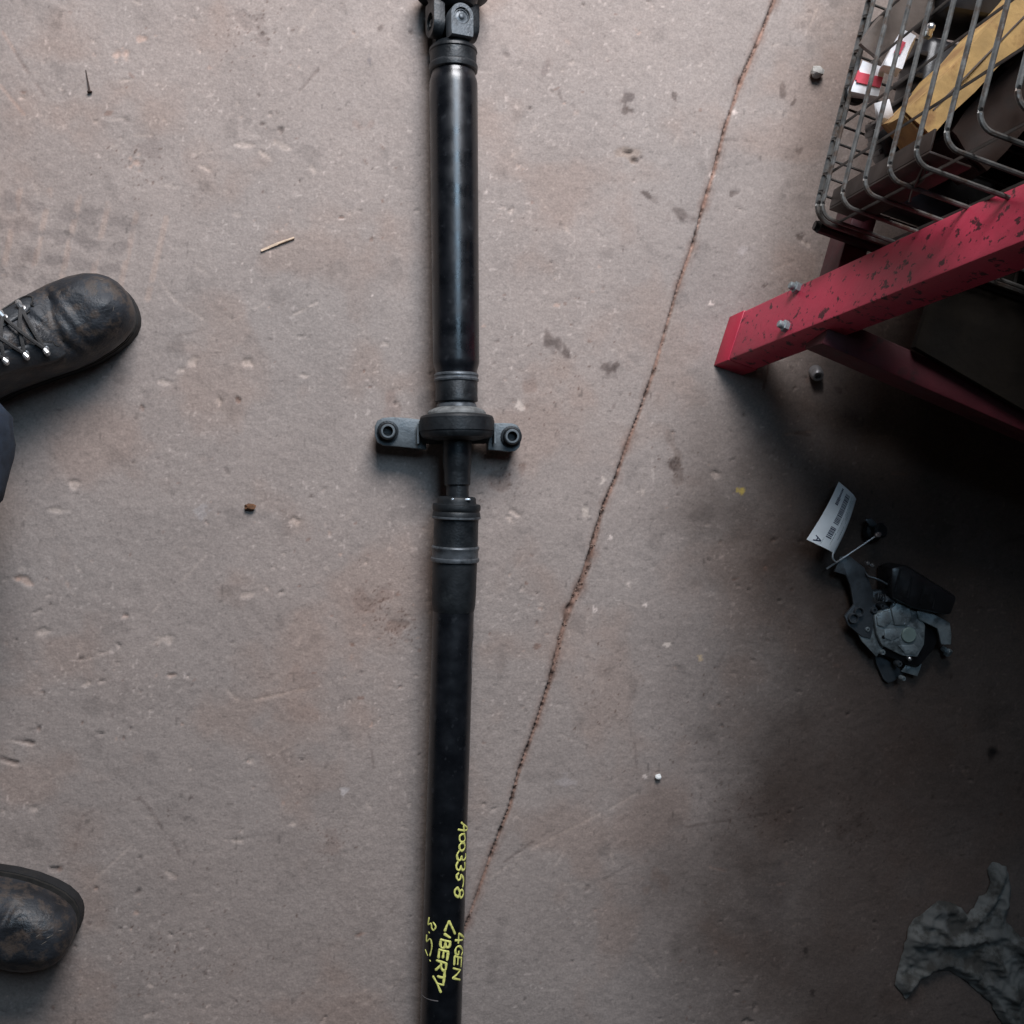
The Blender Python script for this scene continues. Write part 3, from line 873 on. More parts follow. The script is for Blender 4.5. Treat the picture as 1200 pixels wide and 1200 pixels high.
# folded sheet of white paper low in the corner
q2 = P(1030, 140, BZ + .05)
mb = MB()
mb.add([q2 + Vector((-.010, .014, .010)), q2 + Vector((.002, .016, .02)), q2 + Vector((.013, -.004, .012)), q2 + Vector((.001, -.013, -.004)),
        q2 + Vector((-.003, .0, .010))], [(0, 1, 4), (1, 2, 4), (2, 3, 4), (3, 0, 4)])
o = mb.build('paper_scrap', M['white_card'], None, 20)
sm = o.modifiers.new('thick', 'SOLIDIFY')
sm.thickness = 0.0012
tag(o, 'folded white paper scrap low in the basket corner', 'paper')
# grey-brown card lying under the white wrapper
q3 = P(1050, 28, BZ + .05)
e, body, c_, ex, ey, ez = carton('grey_card', (q3.x + .01, q3.y + .01, BZ + .040), math.radians(52), 0.10, 0.036, 0.010, M['grey_board'],
                                 'dull grey-brown card lying above the white wrapper', 'card', (0.1, -0.25))
# rubber mount with a bright sleeve
q4 = P(1005, 110, BZ + .012)
mt_ = empty('rubber_mount', (q4.x, q4.y, BZ + .005), 'small black rubber mount with bright centre lying in the basket', 'rubber mount')
axm = Vector((-0.3, 0.1, 1)).normalized()
mk('ring', *lathe(Vector((q4.x, q4.y, BZ + .005)), axm, [(0, .010), (.002, .0125), (.010, .0125), (.012, .010), (.0122, .005)], 24), M['rubber'], mt_)
mk('sleeve', *lathe(Vector((q4.x, q4.y, BZ + .005)) + axm * .010, axm, [(0, .0046), (.004, .0046), (.0042, .0028), (.001, .0026)], 18), M['chrome'], mt_)


# black plastic covers in the basket, plus added black blocks that stop light
def housing(name, base, ang, sx, sy, sz, label, cat, tilt, mt=M['black_plastic'], ribs=3):
    e = empty(name, base, label, cat)
    rot = Matrix.Rotation(ang, 3, 'Z') @ Matrix.Rotation(tilt[0], 3, 'X') @ Matrix.Rotation(tilt[1], 3, 'Y')
    ex, ey, ez = rot @ Vector((1, 0, 0)), rot @ Vector((0, 1, 0)), rot @ Vector((0, 0, 1))
    c = Vector(base) + ez * sz / 2
    V_, F_ = obox(c, ex * sx / 2, ey * sy / 2, ez * sz / 2)
    for i in range(4, 8):
        V_[i] = c + (V_[i] - c) * 0.86
    mk('shell', V_, F_, mt, e, 40, min(sx, sy, sz) * 0.18)
    for k in range(ribs):
        t = (k + 1) / (ribs + 1) - 0.5
        mk('rib', *obox(c + ey * sy * t * 0.9 - ex * sx * 0.47, ex * sx * 0.05, ey * 0.003, ez * sz * 0.42), mt, e, 35, 0.001)
    return e, c, ex, ey, ez


qs = [((0.115, 0.175, 0.006), -12, .13, .11, .052, 'flat black plastic cover under the yellowed cardboard box', (0.0, 0.05)),
      ((0.105, 0.300, 0.006), -5, .13, .12, .075, 'flat black plastic cover beyond the white wrapper', (0.0, 0.05)),
      ((0.085, 0.430, 0.006), -9, .15, .12, .10, 'flat black plastic cover at the back of the basket', (0.0, 0.0)),
      ((0.125, 0.065, 0.006), -17, .14, .075, .035, 'low black slab added to darken the front of the basket', (0.0, 0.0)),  # added dark filler where the basket front is only unlit
      ((0.056, 0.110, 0.006), 20, .040, .050, .034, 'small black plastic housing beside the white paper scrap', (0.1, -0.1)),
      ((0.360, 0.150, 0.006), -17, .27, .27, .40, 'unseen black block added in the far front corner of the basket to stop light', (0.0, 0.0)),
      ((0.360, 0.450, 0.006), -17, .27, .27, .40, 'unseen black block added at the far back of the basket to stop light', (0.0, 0.0)),
      ((0.265, 0.310, 0.415), -17, .47, .55, .46, 'unseen big black block added in the top of the basket to stop light', (0.0, 0.0))]  # added out of view, with the two tall blocks, to shade the floor
for (p, a, sx, sy, sz, lab, tl) in qs:
    housing('cover_or_blocker', bpt(*p), math.radians(a), sx, sy, sz, lab, 'plastic cover', tl)
# glossy clear fitting catching light near the white wrapper
q5 = P(1091, 31, BZ + .095)
g_ = empty('metal_fitting', (q5.x, q5.y, q5.z - .012), 'small shiny metal fitting on the black cover in the basket', 'fitting')
mk('body', *lathe(q5, Vector((-.3, .5, 1)), [(-.012, .0035), (-.003, .0035), (-.003, .0045), (.001, .0045), (.003, .0028), (.0036, .001)], 16), M['chrome'], g_)
mk('nut', *lathe(q5 - Vector((-.002, .004, .010)), Vector((-.3, .5, 1)), [(-.003, .0052), (.001, .0052)], 6), M['alloy'], g_)
# long brown flat bar standing in the front corner
pa = bpt(0.012, 0.016, 0.004)
mb = MB()
mb.add(*obox(pa + BU * 0.024 + Vector((0, 0, .115)), BU * 0.022, BV * 0.0012, Vector((0, 0, 0.115))))
mb.add(*obox(pa + BU * 0.0028 + BV * .012 + Vector((0, 0, .115)), BU * 0.0012, BV * 0.0105, Vector((0, 0, 0.115))))
o = mb.build('angle_bar', M['brown_panel'], None, 35, 0.0004)
tag(o, 'brown angle bar standing upright in the front corner of the basket', 'angle bar')
# dark flat strips lying on the basket floor
for (a, b, an, ln, lab) in ((0.035, 0.115, 62, .10, 'thin dark metal strip nearest the basket corner'), (0.03, 0.245, 58, .12, 'thin dark metal strip beside the rubber mount')):
    c_ = bpt(a + .02, b, 0.012)
    d_ = Vector((math.cos(math.radians(an - 20)), math.sin(math.radians(an - 20)), 0.35)).normalized()
    _, u_, v_ = frame(d_)
    o = mk('metal_strip', *obox(c_ + d_ * ln / 2, d_ * ln / 2, u_ * .006, v_ * .0015), M['dark_plate'], None, 35, 0.0006)
    tag(o, lab, 'metal strip')
# wire tie hanging on the front of the basket
tw = [P(1086, 186, BZ + .215), P(1078, 205, BZ + .20), P(1070, 222, BZ + .18), P(1066, 236, BZ + .165)]
tw2 = [P(1086, 188, BZ + .215), P(1084, 206, BZ + .20), P(1078, 214, BZ + .19), P(1069, 220, BZ + .18)]
mb = MB()
mb.add(*tube(catmull(tw, 5), 0.0016, 6))
mb.add(*tube(catmull(tw2, 5), 0.0016, 6))
o = mb.build('wire_tie', M['wire_dark'])
tag(o, 'twisted wire tie hanging from the front of the basket', 'wire tie')

# ------------------------------------------------------------------ propeller shaft
S0, S1 = P(531, 60, .038), P(536.3, 590, .058)
R0, R1 = P(535.2, 590, .058), P(516.5, 1200, .040)
shaft = empty('propeller_shaft', (0.1, 0, 0), 'two-piece black steel propeller shaft with yellow handwriting on the floor', 'propeller shaft')


def on_axis(a, b, y):
    lo, hi = -0.8, 2.0
    for _ in range(50):
        m_ = (lo + hi) / 2
        if proj(a + (b - a) * m_)[1] < y:
            lo = m_
        else:
            hi = m_
    return a + (b - a) * lo


def seg(name, ab, rows, m, n=64, parent=None):
    """rows: (pixel row, radius in pixels)"""
    a, b = ab
    d = (b - a).normalized()
    pr = []
    for (y, r) in rows:
        q = on_axis(a, b, y)
        rm = r * (H - q.z) / F * 1.015
        q = on_axis(a, b, 548 + (y - 548) * (H - q.z - rm) / (H - q.z))
        pr.append(((q - a).dot(d), rm))
    return mk(name, *lathe(a, d, pr, n), m, parent or shaft, 30)


fr = (S0, S1)
rr_ = (R0, R1)
seg('collar', fr, [(44, 20), (46, 24), (48, 27), (51, 27.6), (53, 26.6), (66, 26.4), (67, 27.6), (69, 28), (74, 27.4), (76, 25.6)], M['cast'])
seg('front_tube', fr, [(74, 24.6), (79, 24.8), (82, 25.6), (86, 26.9), (90, 27.4), (95, 27.5), (420, 26.6), (424, 26.4), (429, 25), (433, 24), (438, 24)], M['tube'], 96)
seg('rim', fr, [(435, 23), (436.5, 25.4), (438.5, 25.8), (440, 25), (441.5, 25), (443, 26), (445, 25.6), (446.5, 23.5)], M['bright'])
seg('sleeve', fr, [(445, 24), (446, 24.3), (464, 24.2), (466, 24.6), (469, 24.4), (470.5, 21.5), (473, 21.2)], M['cast'])
seg('seal_ring', fr, [(471, 21), (472.5, 22.5), (476, 23.2), (478, 22)], M['bright'])
seg('dust_shield', fr, [(476, 22), (477.5, 27), (479.5, 31.5), (482, 33.5), (486, 34)], M['dusty'])
hb = seg('bearing_cushion', fr, [(484, 33), (485, 38), (486, 41), (488.5, 42.6), (506, 42.4), (509, 41.6), (512, 39.5), (513, 33), (515, 26), (516, 15)], M['rubber'], 72)
seg('bearing_shell', fr, [(491, 41), (491.2, 43.4), (504, 43.4), (504.2, 41)], M['rubber'], 72, hb)
# carrier bracket: strap round the lower half and two wings
bc = on_axis(S0, S1, 508)
WINGS = [([(449, 489.5), (460, 488.6), (475, 489.5), (497, 492), (500, 527), (478, 524.5), (462, 523), (449, 522), (442, 518), (439, 510), (439, 500), (442, 493)], 447, 506),
         ([(572, 496), (590, 495.6), (600, 496), (606, 498), (610, 504), (610.5, 516), (609, 524), (604, 528.5), (597, 529.5), (585, 528), (572, 527)], 604, 513)]
wings = []
for (pl, wx, wy) in WINGS:
    wg = mk('bracket_wing', *prism([P(x, y, .04) for x, y in pl], .014, .0405), M['grey_steel'], shaft, 35, 0.0012)
    wings.append(wg)
br = wings[0]
# strap as a half ring under the cushion
mb = MB()
dS = (S1 - S0).normalized()
sx_ = dS.cross(Vector((0, 0, 1))).normalized()
rs_ = 43.4 * (H - bc.z) / F
ring = []
for k in range(25):
    a = math.radians(184 + 172 * k / 24)
    ring.append(bc + (sx_ * math.cos(a) + Vector((0, 0, 1)) * math.sin(a)) * (rs_ + .0012))
Vst, Fst = [], []
for p in ring:
    o_ = (p - bc).normalized()
    for (w_, h_) in ((-.0125, 0), (.0125, 0), (.0125, .0022), (-.0125, .0022)):
        Vst.append(p + dS * w_ + o_ * h_)
for i in range(24):
    for k in range(4):
        Fst.append((i * 4 + k, i * 4 + (k + 1) % 4, i * 4 + 4 + (k + 1) % 4, i * 4 + 4 + k))
Fst += [(0, 1, 2, 3), (99, 98, 97, 96)]
mk('strap', Vst, Fst, M['grey_steel'], shaft, 35)
for br, (x, y) in zip(wings, ((454.5, 505.5), (599, 511.5))):
    b_ = P(x, y, .0405)
    bu = mk('bushing', *lathe(b_ - Vector((0, 0, .030)), (0, 0, 1), [(0, .0120), (.029, .0120), (.030, .0136), (.0335, .0136), (.0340, .0112), (.0415, .0106), (.0425, .0098), (.0425, .0062), (.036, .0056), (.033, .005)], 32), M['cast'], br)
    mk('sleeve', *lathe(b_ + Vector((0, 0, .0105)), (0, 0, 1), [(0, .0092), (.0025, .0090), (.0030, .0084), (.0030, .0064), (.0, .0062)], 28, False), M['grey_steel'], bu)
seg('stub_shaft', fr, [(512, 17), (545, 16.5), (552, 15.5), (554, 15.2), (568, 15), (570, 13), (586, 13)], M['cast'])
seg('joint_boot', rr_, [(582, 12), (583, 21), (585, 22.2), (588, 22.4), (591, 23), (592, 27.5), (595, 28), (598.5, 27.6), (600, 26.6), (602, 27.4), (606, 28), (609, 27.6), (610, 26)], M['rubber'])
for k in range(2):
    pass
seg('clip', rr_, [(606, 27.8), (606.6, 28.4), (608.4, 28.4), (609, 27.6)], M['bright'])
seg('joint_housing', rr_, [(608, 26), (612, 25.8), (640, 25.9), (642, 26.2)], M['cast'])
seg('housing_rim', rr_, [(641, 25.8), (642, 27.4), (643.5, 28), (645.5, 27.6), (647, 26.8), (655, 26.8), (656, 28), (658, 28.4), (660, 27.8), (661, 25.8)], M['bright'])
seg('housing_cup', rr_, [(659, 25.8), (664, 25.8), (700, 25.6), (712, 25.2), (716, 24.6), (719, 23.9)], M['rubber'])
rt = seg('rear_tube', rr_, [(717, 23.5), (722, 23.9), (1190, 24.2), (1560, 24.2), (1575, 22)], M['tube'], 96)
seg('rear_collar', rr_, [(1572, 24), (1574, 25.5), (1598, 25.5), (1600, 22)], M['cast'])

# two bright boot-clip ears
for x in (531.5, 548):
    q = P(x, 585, .0)
    c_ = on_axis(R0, R1, 585.5)
    d_ = ray(x, 585.5)
    zt = .058 + .022
    p = P(x, 585.5, zt)
    mk('clip_ear', *obox(p, Vector((.0034, 0, 0)), Vector((0, .0012, 0)), Vector((0, 0, .0014))), M['chrome'], shaft, 35, 0.0004)

# universal joint at the top end
RHO = math.radians(17)
aU = (S0 - S1).normalized()                    # away from the tube, up the picture
sideU = aU.cross(Vector((0, 0, 1))).normalized()
if sideU.x < 0:
    sideU = -sideU
upU = sideU.cross(aU).normalized()
if upU.z < 0:
    upU = -upU
E1 = (upU * math.cos(RHO) + sideU * math.sin(RHO)).normalized()
E2 = (sideU * math.cos(RHO) - upU * math.sin(RHO)).normalized()
JC = on_axis(S0, S1, 30.5)


def ear(name, sgn_a, e_out, e_lat, r0, r1, half, nose, tail, parent, m, hole=0.0112):
    """drop-shaped yoke ear with a bearing hole; the plate lies at distance r0..r1 along e_out"""
    n = 48
    out, inn = [], []
    for k in range(n):
        t = 2 * math.pi * k / n
        dx, dy = math.cos(t), math.sin(t)           # dx along the axis (towards nose), dy sideways
        if dx >= 0:
            r = half * 1.0
            # round nose
            L_ = r * (nose / half) ** max(0.0, dx)
        else:
            L_ = min(half / max(abs(dy), 1e-6), tail / max(-dx, 1e-6))
        out.append((dx * L_, dy * L_))
        inn.append((dx * hole, dy * hole))

    def W_(p, h):
        return JC + aU * sgn_a * p[0] + e_lat * p[1] + e_out * h
    V_, F_ = [], []
    for (ring_, h) in ((out, r0), (out, r1 - .0015), ([(p[0] * .96, p[1] * .96) for p in out], r1), (inn, r1), (inn, r1 - .006)):
        V_ += [W_(p, h) for p in ring_]
    for i in range(4):
        for k in range(n):
            k2 = (k + 1) % n
            F_.append((i * n + k, i * n + k2, (i + 1) * n + k2, (i + 1) * n + k))
    F_.append(tuple(range(n)))
    F_.append(tuple(4 * n + k for k in range(n)))
    er = mk(name, V_, F_, m, parent, 35)
    o_ = JC + e_out * (r1 - .0062)
    mk('bearing_cap', *lathe(o_, e_out, [(0, .0100), (.0034, .0098), (.0038, .0092), (.0038, .0082), (.0022, .0078), (.0022, .0060), (.0030, .0040), (.0046, .0030), (.0052, .0016)], 32), m, er)
    mk('snap_ring', *tube([o_ + e_out * .0050 + (aU * math.cos(t) + e_lat * math.sin(t)) * .0104 for t in [math.radians(20 + 320 * k / 30) for k in range(31)]], .0007, 6), M['cast'], er)
    return er


ear('yoke_ear', 1, E1, E2, .016, .033, .0152, .0160, .025, shaft, M['yoke'], .0105)
ear('yoke_ear', 1, -E1, E2, .016, .030, .0172, .0175, .026, shaft, M['cast'])
ear('flange_ear', -1, E2, E1, .017, .030, .0165, .0170, .026, shaft, M['cast'])
ear('flange_ear', -1, -E2, E1, .017, .031, .0165, .0190, .026, shaft, M['cast'])
mb = MB()
mb.add(*lathe(JC - E1 * .027, E1, [(0, .0095), (.054, .0095)], 20))
mb.add(*lathe(JC - E2 * .027, E2, [(0, .0095), (.054, .0095)], 20))
mb.build('cross', M['cast'], shaft)
mk('flange', *lathe(JC + aU * .019, aU, [(0, .022), (.003, .028), (.010, .031), (.018, .033), (.019, .046), (.030, .046), (.031, .044)], 48), M['cast'], shaft)

# yellow paint-pen writing on the rear tube
dR = (R1 - R0).normalized()
rC = 24.05 * (H - R0.z + .01) / F * 1.015
RAD = None
_, uR, vR = frame(dR)


def on_tube(x, y):
    """(length along the tube, arc length) of the point of the rear tube seen at a pixel"""
    o_ = Vector((0, 0, H)) - R0
    d_ = ray(x, y)
    o2, d2 = o_ - dR * o_.dot(dR), d_ - dR * d_.dot(dR)
    r = TR
    a_, b_, c_ = d2.dot(d2), 2 * o2.dot(d2), o2.dot(o2) - r * r
    D = b_ * b_ - 4 * a_ * c_
    if D < 0:
        D = 0
    t = (-b_ - math.sqrt(D)) / (2 * a_)
    p = o_ + d_ * t
    return Vector((p.dot(dR), math.atan2(p.dot(vR), p.dot(uR)) * r))


TR = 24.1 * (H - .045) / F * 1.015


def pen(strokes, w, name, m=None, lift=0.0004):
    mb = MB()
    for st in strokes:
        q = [on_tube(*p) for p in st]
        if len(q) == 1:
            q = [q[0], q[0] + Vector((w * .3, w * .3))]
        c = catmull([Vector((a.x, a.y, 0)) for a in q], 6)
        V_, F_ = [], []

        def lay(s, arc, l):
            th = arc / TR
            return R0 + dR * s + (uR * math.cos(th) + vR * math.sin(th)) * (TR + l)
        cc_ = [c[0] - (c[1] - c[0]).normalized() * w * .35] + c + [c[-1] + (c[-1] - c[-2]).normalized() * w * .35]
        n = len(cc_)
        ph_ = random.uniform(0, 6)
        for i in range(n):
            t = cc_[min(i + 1, n - 1)] - cc_[max(i - 1, 0)]
            t = t.normalized() if t.length > 1e-9 else Vector((1, 0, 0))
            nn = Vector((-t.y, t.x, 0))
            ph_ = ph_ + random.uniform(.2, .7)
            ww = w / 2 * (0.5 if i in (0, n - 1) else 1 + .20 * math.sin(ph_) + random.uniform(-.12, .12))
            for (k_, l_) in ((-1, 0.0), (-.6, lift), (.6, lift), (1, 0.0)):
                p = cc_[i] + nn * ww * k_
                V_.append(lay(p.x, p.y, l_ + .0002))
        for i in range(n - 1):
            for k_ in range(3):
                F_.append((i * 4 + k_, i * 4 + k_ + 1, i * 4 + 5 + k_, i * 4 + 4 + k_))
        mb.add(V_, F_)
    o_ = mb.build(name, m or M['pen'], shaft, 60)
    return o_


def z1(*p):
    return [(480 + a * .1, 950 + b * .1) for a, b in p]


def z2(*p):
    k_ = 100 / 857
    return [(480 + a * k_, 1060 + b * k_) for a, b in p]


t1 = pen([z1((605, 140), (640, 170), (675, 208), (658, 232), (570, 222)), z1((632, 172), (640, 245)),
          z1((640, 275), (650, 320), (640, 355), (612, 370), (588, 345), (588, 300), (612, 278), (640, 275)),
          z1((640, 380), (648, 420), (635, 455), (608, 470), (586, 445), (586, 405), (610, 382), (640, 380)),
          z1((578, 475), (556, 520), (565, 570), (592, 580), (608, 540), (618, 575), (640, 575), (655, 545), (655, 505)),
          z1((565, 602), (547, 645), (560, 690), (590, 690), (600, 645), (615, 690), (640, 690), (648, 650), (645, 605)),
          z1((572, 735), (550, 765), (568, 812), (595, 795), (602, 750), (628, 790), (630, 840), (622, 890)),
          z1((560, 900), (530, 935), (535, 985), (575, 1010), (590, 960), (560, 900)),
          z1((580, 985), (590, 945), (615, 930), (630, 970), (605, 1020), (580, 985))], .0029, 'handwritten_number')
t1['label'] = 'yellow handwriting A003358'
def glyph(o_, w_, up, rd_, strokes):
    return [z2(*[(o_[0] + rd_[0] * w_ * a + up[0] * b, o_[1] + rd_[1] * w_ * a + up[1] * b) for a, b in st]) for st in strokes]


GB = [[(0, 0), (0, .5), (0, 1)], [(0, 1), (.55, .98), (.75, .78), (.5, .55), (.05, .5)], [(.05, .5), (.7, .5), (.95, .25), (.65, .02), (0, 0)]]
GE = [[(0, 1), (0, .5), (0, 0)], [(0, 0), (.9, .02)], [(0, .5), (.75, .5)], [(0, 1), (.9, .98)]]
GR = [[(0, 0), (0, .5), (0, 1)], [(0, 1), (.6, 1), (.82, .76), (.5, .52), (.05, .48)], [(.3, .48), (.95, 0)]]
t2 = pen([z2((455, 292), (425, 225), (396, 168)), z2((396, 168), (374, 212), (355, 262)), z2((350, 295), (405, 332))]
         + glyph((314, 352), 86, (94, 22), (-.12, .98), GB) + glyph((298, 452), 92, (90, 24), (-.12, .98), GE)
         + glyph((274, 562), 100, (94, 28), (-.10, .98), GR)
         + [z2((352, 668), (348, 730), (338, 798)), z2((346, 738), (284, 722))]
         + [z2((236, 722), (272, 785), (312, 878)), z2((338, 808), (276, 792))], .0030, 'handwritten_word')
t2['label'] = 'yellow handwriting LIBERTY'
t3 = pen([z2((196, 130), (186, 200), (215, 190), (222, 235), (242, 258), (262, 222), (238, 180)), z2((195, 278)),
          z2((172, 305), (170, 372), (205, 345), (222, 395), (220, 450), (203, 512)), z2((160, 455), (180, 508)), z2((204, 560))], .0022, 'handwritten_size')
t3['label'] = 'yellow handwriting 2.5i'
GG = [[(.85, .88), (.45, 1), (.08, .72), (.08, .3), (.45, .02), (.88, .12), (.9, .48), (.55, .48)]]
GN = [[(0, 0), (0, 1)], [(0, 1), (.9, 0)], [(.9, 0), (.9, 1)]]
t4 = pen([z2((545, 338), (494, 292)), z2((494, 292), (490, 385)), z2((530, 356), (458, 360))]
         + glyph((462, 408), 98, (72, 16), (-.06, .99), GG) + glyph((452, 520), 92, (70, 18), (-.06, .99), GE)
         + glyph((438, 640), 110, (70, 18), (-.04, .99), GN), .0028, 'handwritten_mark')
t4['label'] = 'yellow handwriting 4GEN'
pen([z2((125, 905), (165, 940), (220, 960), (285, 970))], .0014, 'scrape', M['scrape'])
pen([[(556, 735), (553, 760), (552, 790)]], .0012, 'scrape', M['scrape'])

# ------------------------------------------------------------------ person: boots and jeans of whoever stands at the left
person = empty('person', (-0.58, -0.2, 0), 'person in dark blue jeans and worn black work boots standing at the left', 'person')


from mathutils import noise as mn


def interp(x, tab):
    return float(np.interp(x, [t[0] for t in tab], [t[1] for t in tab]))


BL = 0.305
WT = [(0, .006), (.0015, .015), (.004, .0235), (.009, .0325), (.018, .0415), (.032, .049), (.05, .0535), (.075, .0560), (.10, .0545), (.14, .047), (.18, .040), (.24, .037), (.275, .034), (.295, .024), (BL, .006)]
HT = [(0, .026), (.004, .036), (.010, .044), (.022, .0515), (.04, .0565), (.06, .0585), (.085, .063), (.105, .075), (.13, .092), (.16, .112), (.19, .132), (.22, .150), (.26, .155), (BL, .150)]
EX = [(0, .85), (.06, .8), (.10, .9), (.15, 1.15), (.22, 1.0), (BL, .9)]


def make_boot(toe, ang, flip, label):
    fx = Vector((math.cos(ang), math.sin(ang), 0))
    fy = Vector((-math.sin(ang), math.cos(ang), 0))
    z0 = 0.024

    def surf(d, phi, off=0.0):
        w, h, e = interp(d, WT) * .93, interp(d, HT) * .93, interp(d, EX)
        a = math.radians(phi)
        cx, sx_ = math.cos(a), math.sin(a)
        y = (w + off) * math.copysign(abs(cx) ** e, cx)
        z = z0 + (h + off) * abs(sx_) ** 0.82
        up_ = abs(sx_) ** 1.2
        crease = 0
        for (dc, dep, wid, sl) in ((.098, .0048, .005, .020), (.084, .0034, .0045, -.012), (.073, .0026, .004, .010), (.112, .0026, .004, -.018), (.058, .0012, .004, .008)):
            crease += dep * math.exp(-((d - dc - sl * cx) / wid) ** 2) * up_
        pn_ = Vector((d * 38 + toe.y * 7, cx * 2.2, sx_ * 2.0))
        crease += 0.0026 * mn.noise(pn_) * up_ + 0.0012 * mn.noise(pn_ * 2.7) * up_
        bend = 0.010 * flip * math.sin(math.pi * min(d / .2, 1))
        return toe - fx * d + fy * (y + bend) + Vector((0, 0, z - crease))
    ds = [0, .0007, .0015, .0027, .004, .0062, .009, .0115, .0145] + [.018 + .0035 * k for k in range(38)] + [.155, .165, .18, .2, .22, .24, .26, .28, .295, BL]
    n = 49
    V_, F_ = [], []
    for d in ds:
        for k in range(n):
            V_.append(surf(d, 180 * k / (n - 1)))
    for i in range(len(ds) - 1):
        for k in range(n - 1):
            F_.append((i * n + k, i * n + k + 1, (i + 1) * n + k + 1, (i + 1) * n + k))
    F_.append(tuple(range(n)))
    F_.append(tuple((len(ds) - 1) * n + k for k in range(n)))
    boot = mk('boot', V_, F_, M['leather'], person, 60)
    boot['label'] = label
    for (d_s, ph_s, ln_s, w_s) in ((.020, 66, .012, .0022), (.024, 78, .009, .0016), (.012, 50, .010, .0020), (.034, 72, .007, .0018), (.060, 60, .006, .0012), (.016, 105, .009, .0012)):
        V_, F_ = [], []
        for k in range(7):
            t = k / 6
            wv_ = w_s * math.sin(math.pi * (.08 + .84 * t)) * 420
            for sgn in (-1, 1):
                V_.append(surf(d_s + ln_s * t * .5, ph_s + ln_s * t * 700 + sgn * wv_, .0004))
        for k in range(6):
            F_.append((2 * k, 2 * k + 1, 2 * k + 3, 2 * k + 2))
        mk('scuff', V_, F_, M['scuff'], boot, 60)
    # sole and welt
    def outline(g):
        L_, R_ = [], []
        for d in ds:
            bend = 0.010 * flip * math.sin(math.pi * min(d / .2, 1))
            L_.append(Vector((-d, interp(d, WT) * .93 + bend)))
            R_.append(Vector((-d, -interp(d, WT) * .93 + bend)))
        base = L_ + R_[::-1]
        out_, nb = [], len(base)
        for k_ in range(nb):
            t_ = (base[(k_ + 1) % nb] - base[k_ - 1]).normalized()
            out_.append(base[k_] + Vector((t_.y, -t_.x)) * -g)
        return [toe + fx * p_.x + fy * p_.y for p_ in out_]
    mk('sole', *prism(outline(.0022), 0.0005, 0.021), M['sole'], boot, 35)
    mk('welt', *prism(outline(.0030), 0.0212, 0.0255), M['welt'], boot, 35)
    # lace facings
    for s_ in (-1, 1):
        V_, F_ = [], []
        nd, nph = 12, 8
        for i in range(nd):
            d = .092 + .115 * i / (nd - 1)
            for k in range(nph):
                lo_, hi_ = 18, 52 - 8 * (i / (nd - 1))
                if i == 0:
                    lo_, hi_ = 28, 42
                elif i == 1:
                    lo_, hi_ = 21, 49
                ph = 90 + s_ * (lo_ + (hi_ - lo_) * k / (nph - 1))
                V_.append(surf(d, ph, .0028))
        for i in range(nd - 1):
            for k in range(nph - 1):
                F_.append((i * nph + k, i * nph + k + 1, (i + 1) * nph + k + 1, (i + 1) * nph + k))
        f_ = mk('lace_facing', V_, F_, M['leather2'], boot, 60)
        so = f_.modifiers.new('thick', 'SOLIDIFY')
        so.thickness = 0.0022
        # stitched edge
        edge = [surf(.20, 90 + s_ * 44, .0036), surf(.14, 90 + s_ * 47, .0036), surf(.106, 90 + s_ * 48, .0036), surf(.095, 90 + s_ * 42, .0036), surf(.0915, 90 + s_ * 35, .0036), surf(.095, 90 + s_ * 27, .0036), surf(.106, 90 + s_ * 20, .0036), surf(.2, 90 + s_ * 19, .0036)]
        mk('stitching', *tube(catmull(edge, 6), .0009, 6), M['welt'], boot)
    rows = [.106, .126, .146, .166]
    holes = {}
    for s_ in (-1, 1):
        for i, d in enumerate(rows):
            p = surf(d, 90 + s_ * 29, .0032)
            nrm = (surf(d, 90 + s_ * 29, .02) - p).normalized()
            holes[(s_, i)] = p + nrm * .002
            mb = MB()
            mb.add(*lathe(p - nrm * .001, nrm, [(0, .0042), (.0018, .0042), (.0026, .003)], 14))
            cdir = (surf(d, 90 + s_ * 40, .0032) - p).normalized()
            mb.add(*tube([p + nrm * .001, p + nrm * .005 - cdir * .001, p + nrm * .0072 + cdir * .002, p + nrm * .0066 + cdir * .0052], [.0026, .0030, .0036, .0030], 8))
            mb.build('lace_hook', M['hook'], boot)

    def over(p, q, lift):
        m1 = p * .67 + q * .33 + Vector((0, 0, lift))
        m2 = p * .33 + q * .67 + Vector((0, 0, lift))
        return catmull([p, m1, m2, q], 6)
    up = Vector((0, 0, .0025))
    mk('lace', *tube(over(holes[(-1, 0)] + up, holes[(1, 0)] + up, .006), .0023, 6), M['lace'], boot)
    for i in range(3):
        mk('lace', *tube(over(holes[(-1, i)] + up, holes[(1, i + 1)] + up, .008), .0023, 6), M['lace'], boot)
        mk('lace', *tube(over(holes[(1, i)] + up, holes[(-1, i + 1)] + up, .011), .0023, 6), M['lace'], boot)
    return boot


make_boot(P(157, 351, .02), math.radians(29), 0.3, 'worn black leather work boot with crossed laces, upper one')
make_boot(P(93, 1090, .02), math.radians(-21), -0.3, 'worn black leather work boot at the lower left, only the toe showing')

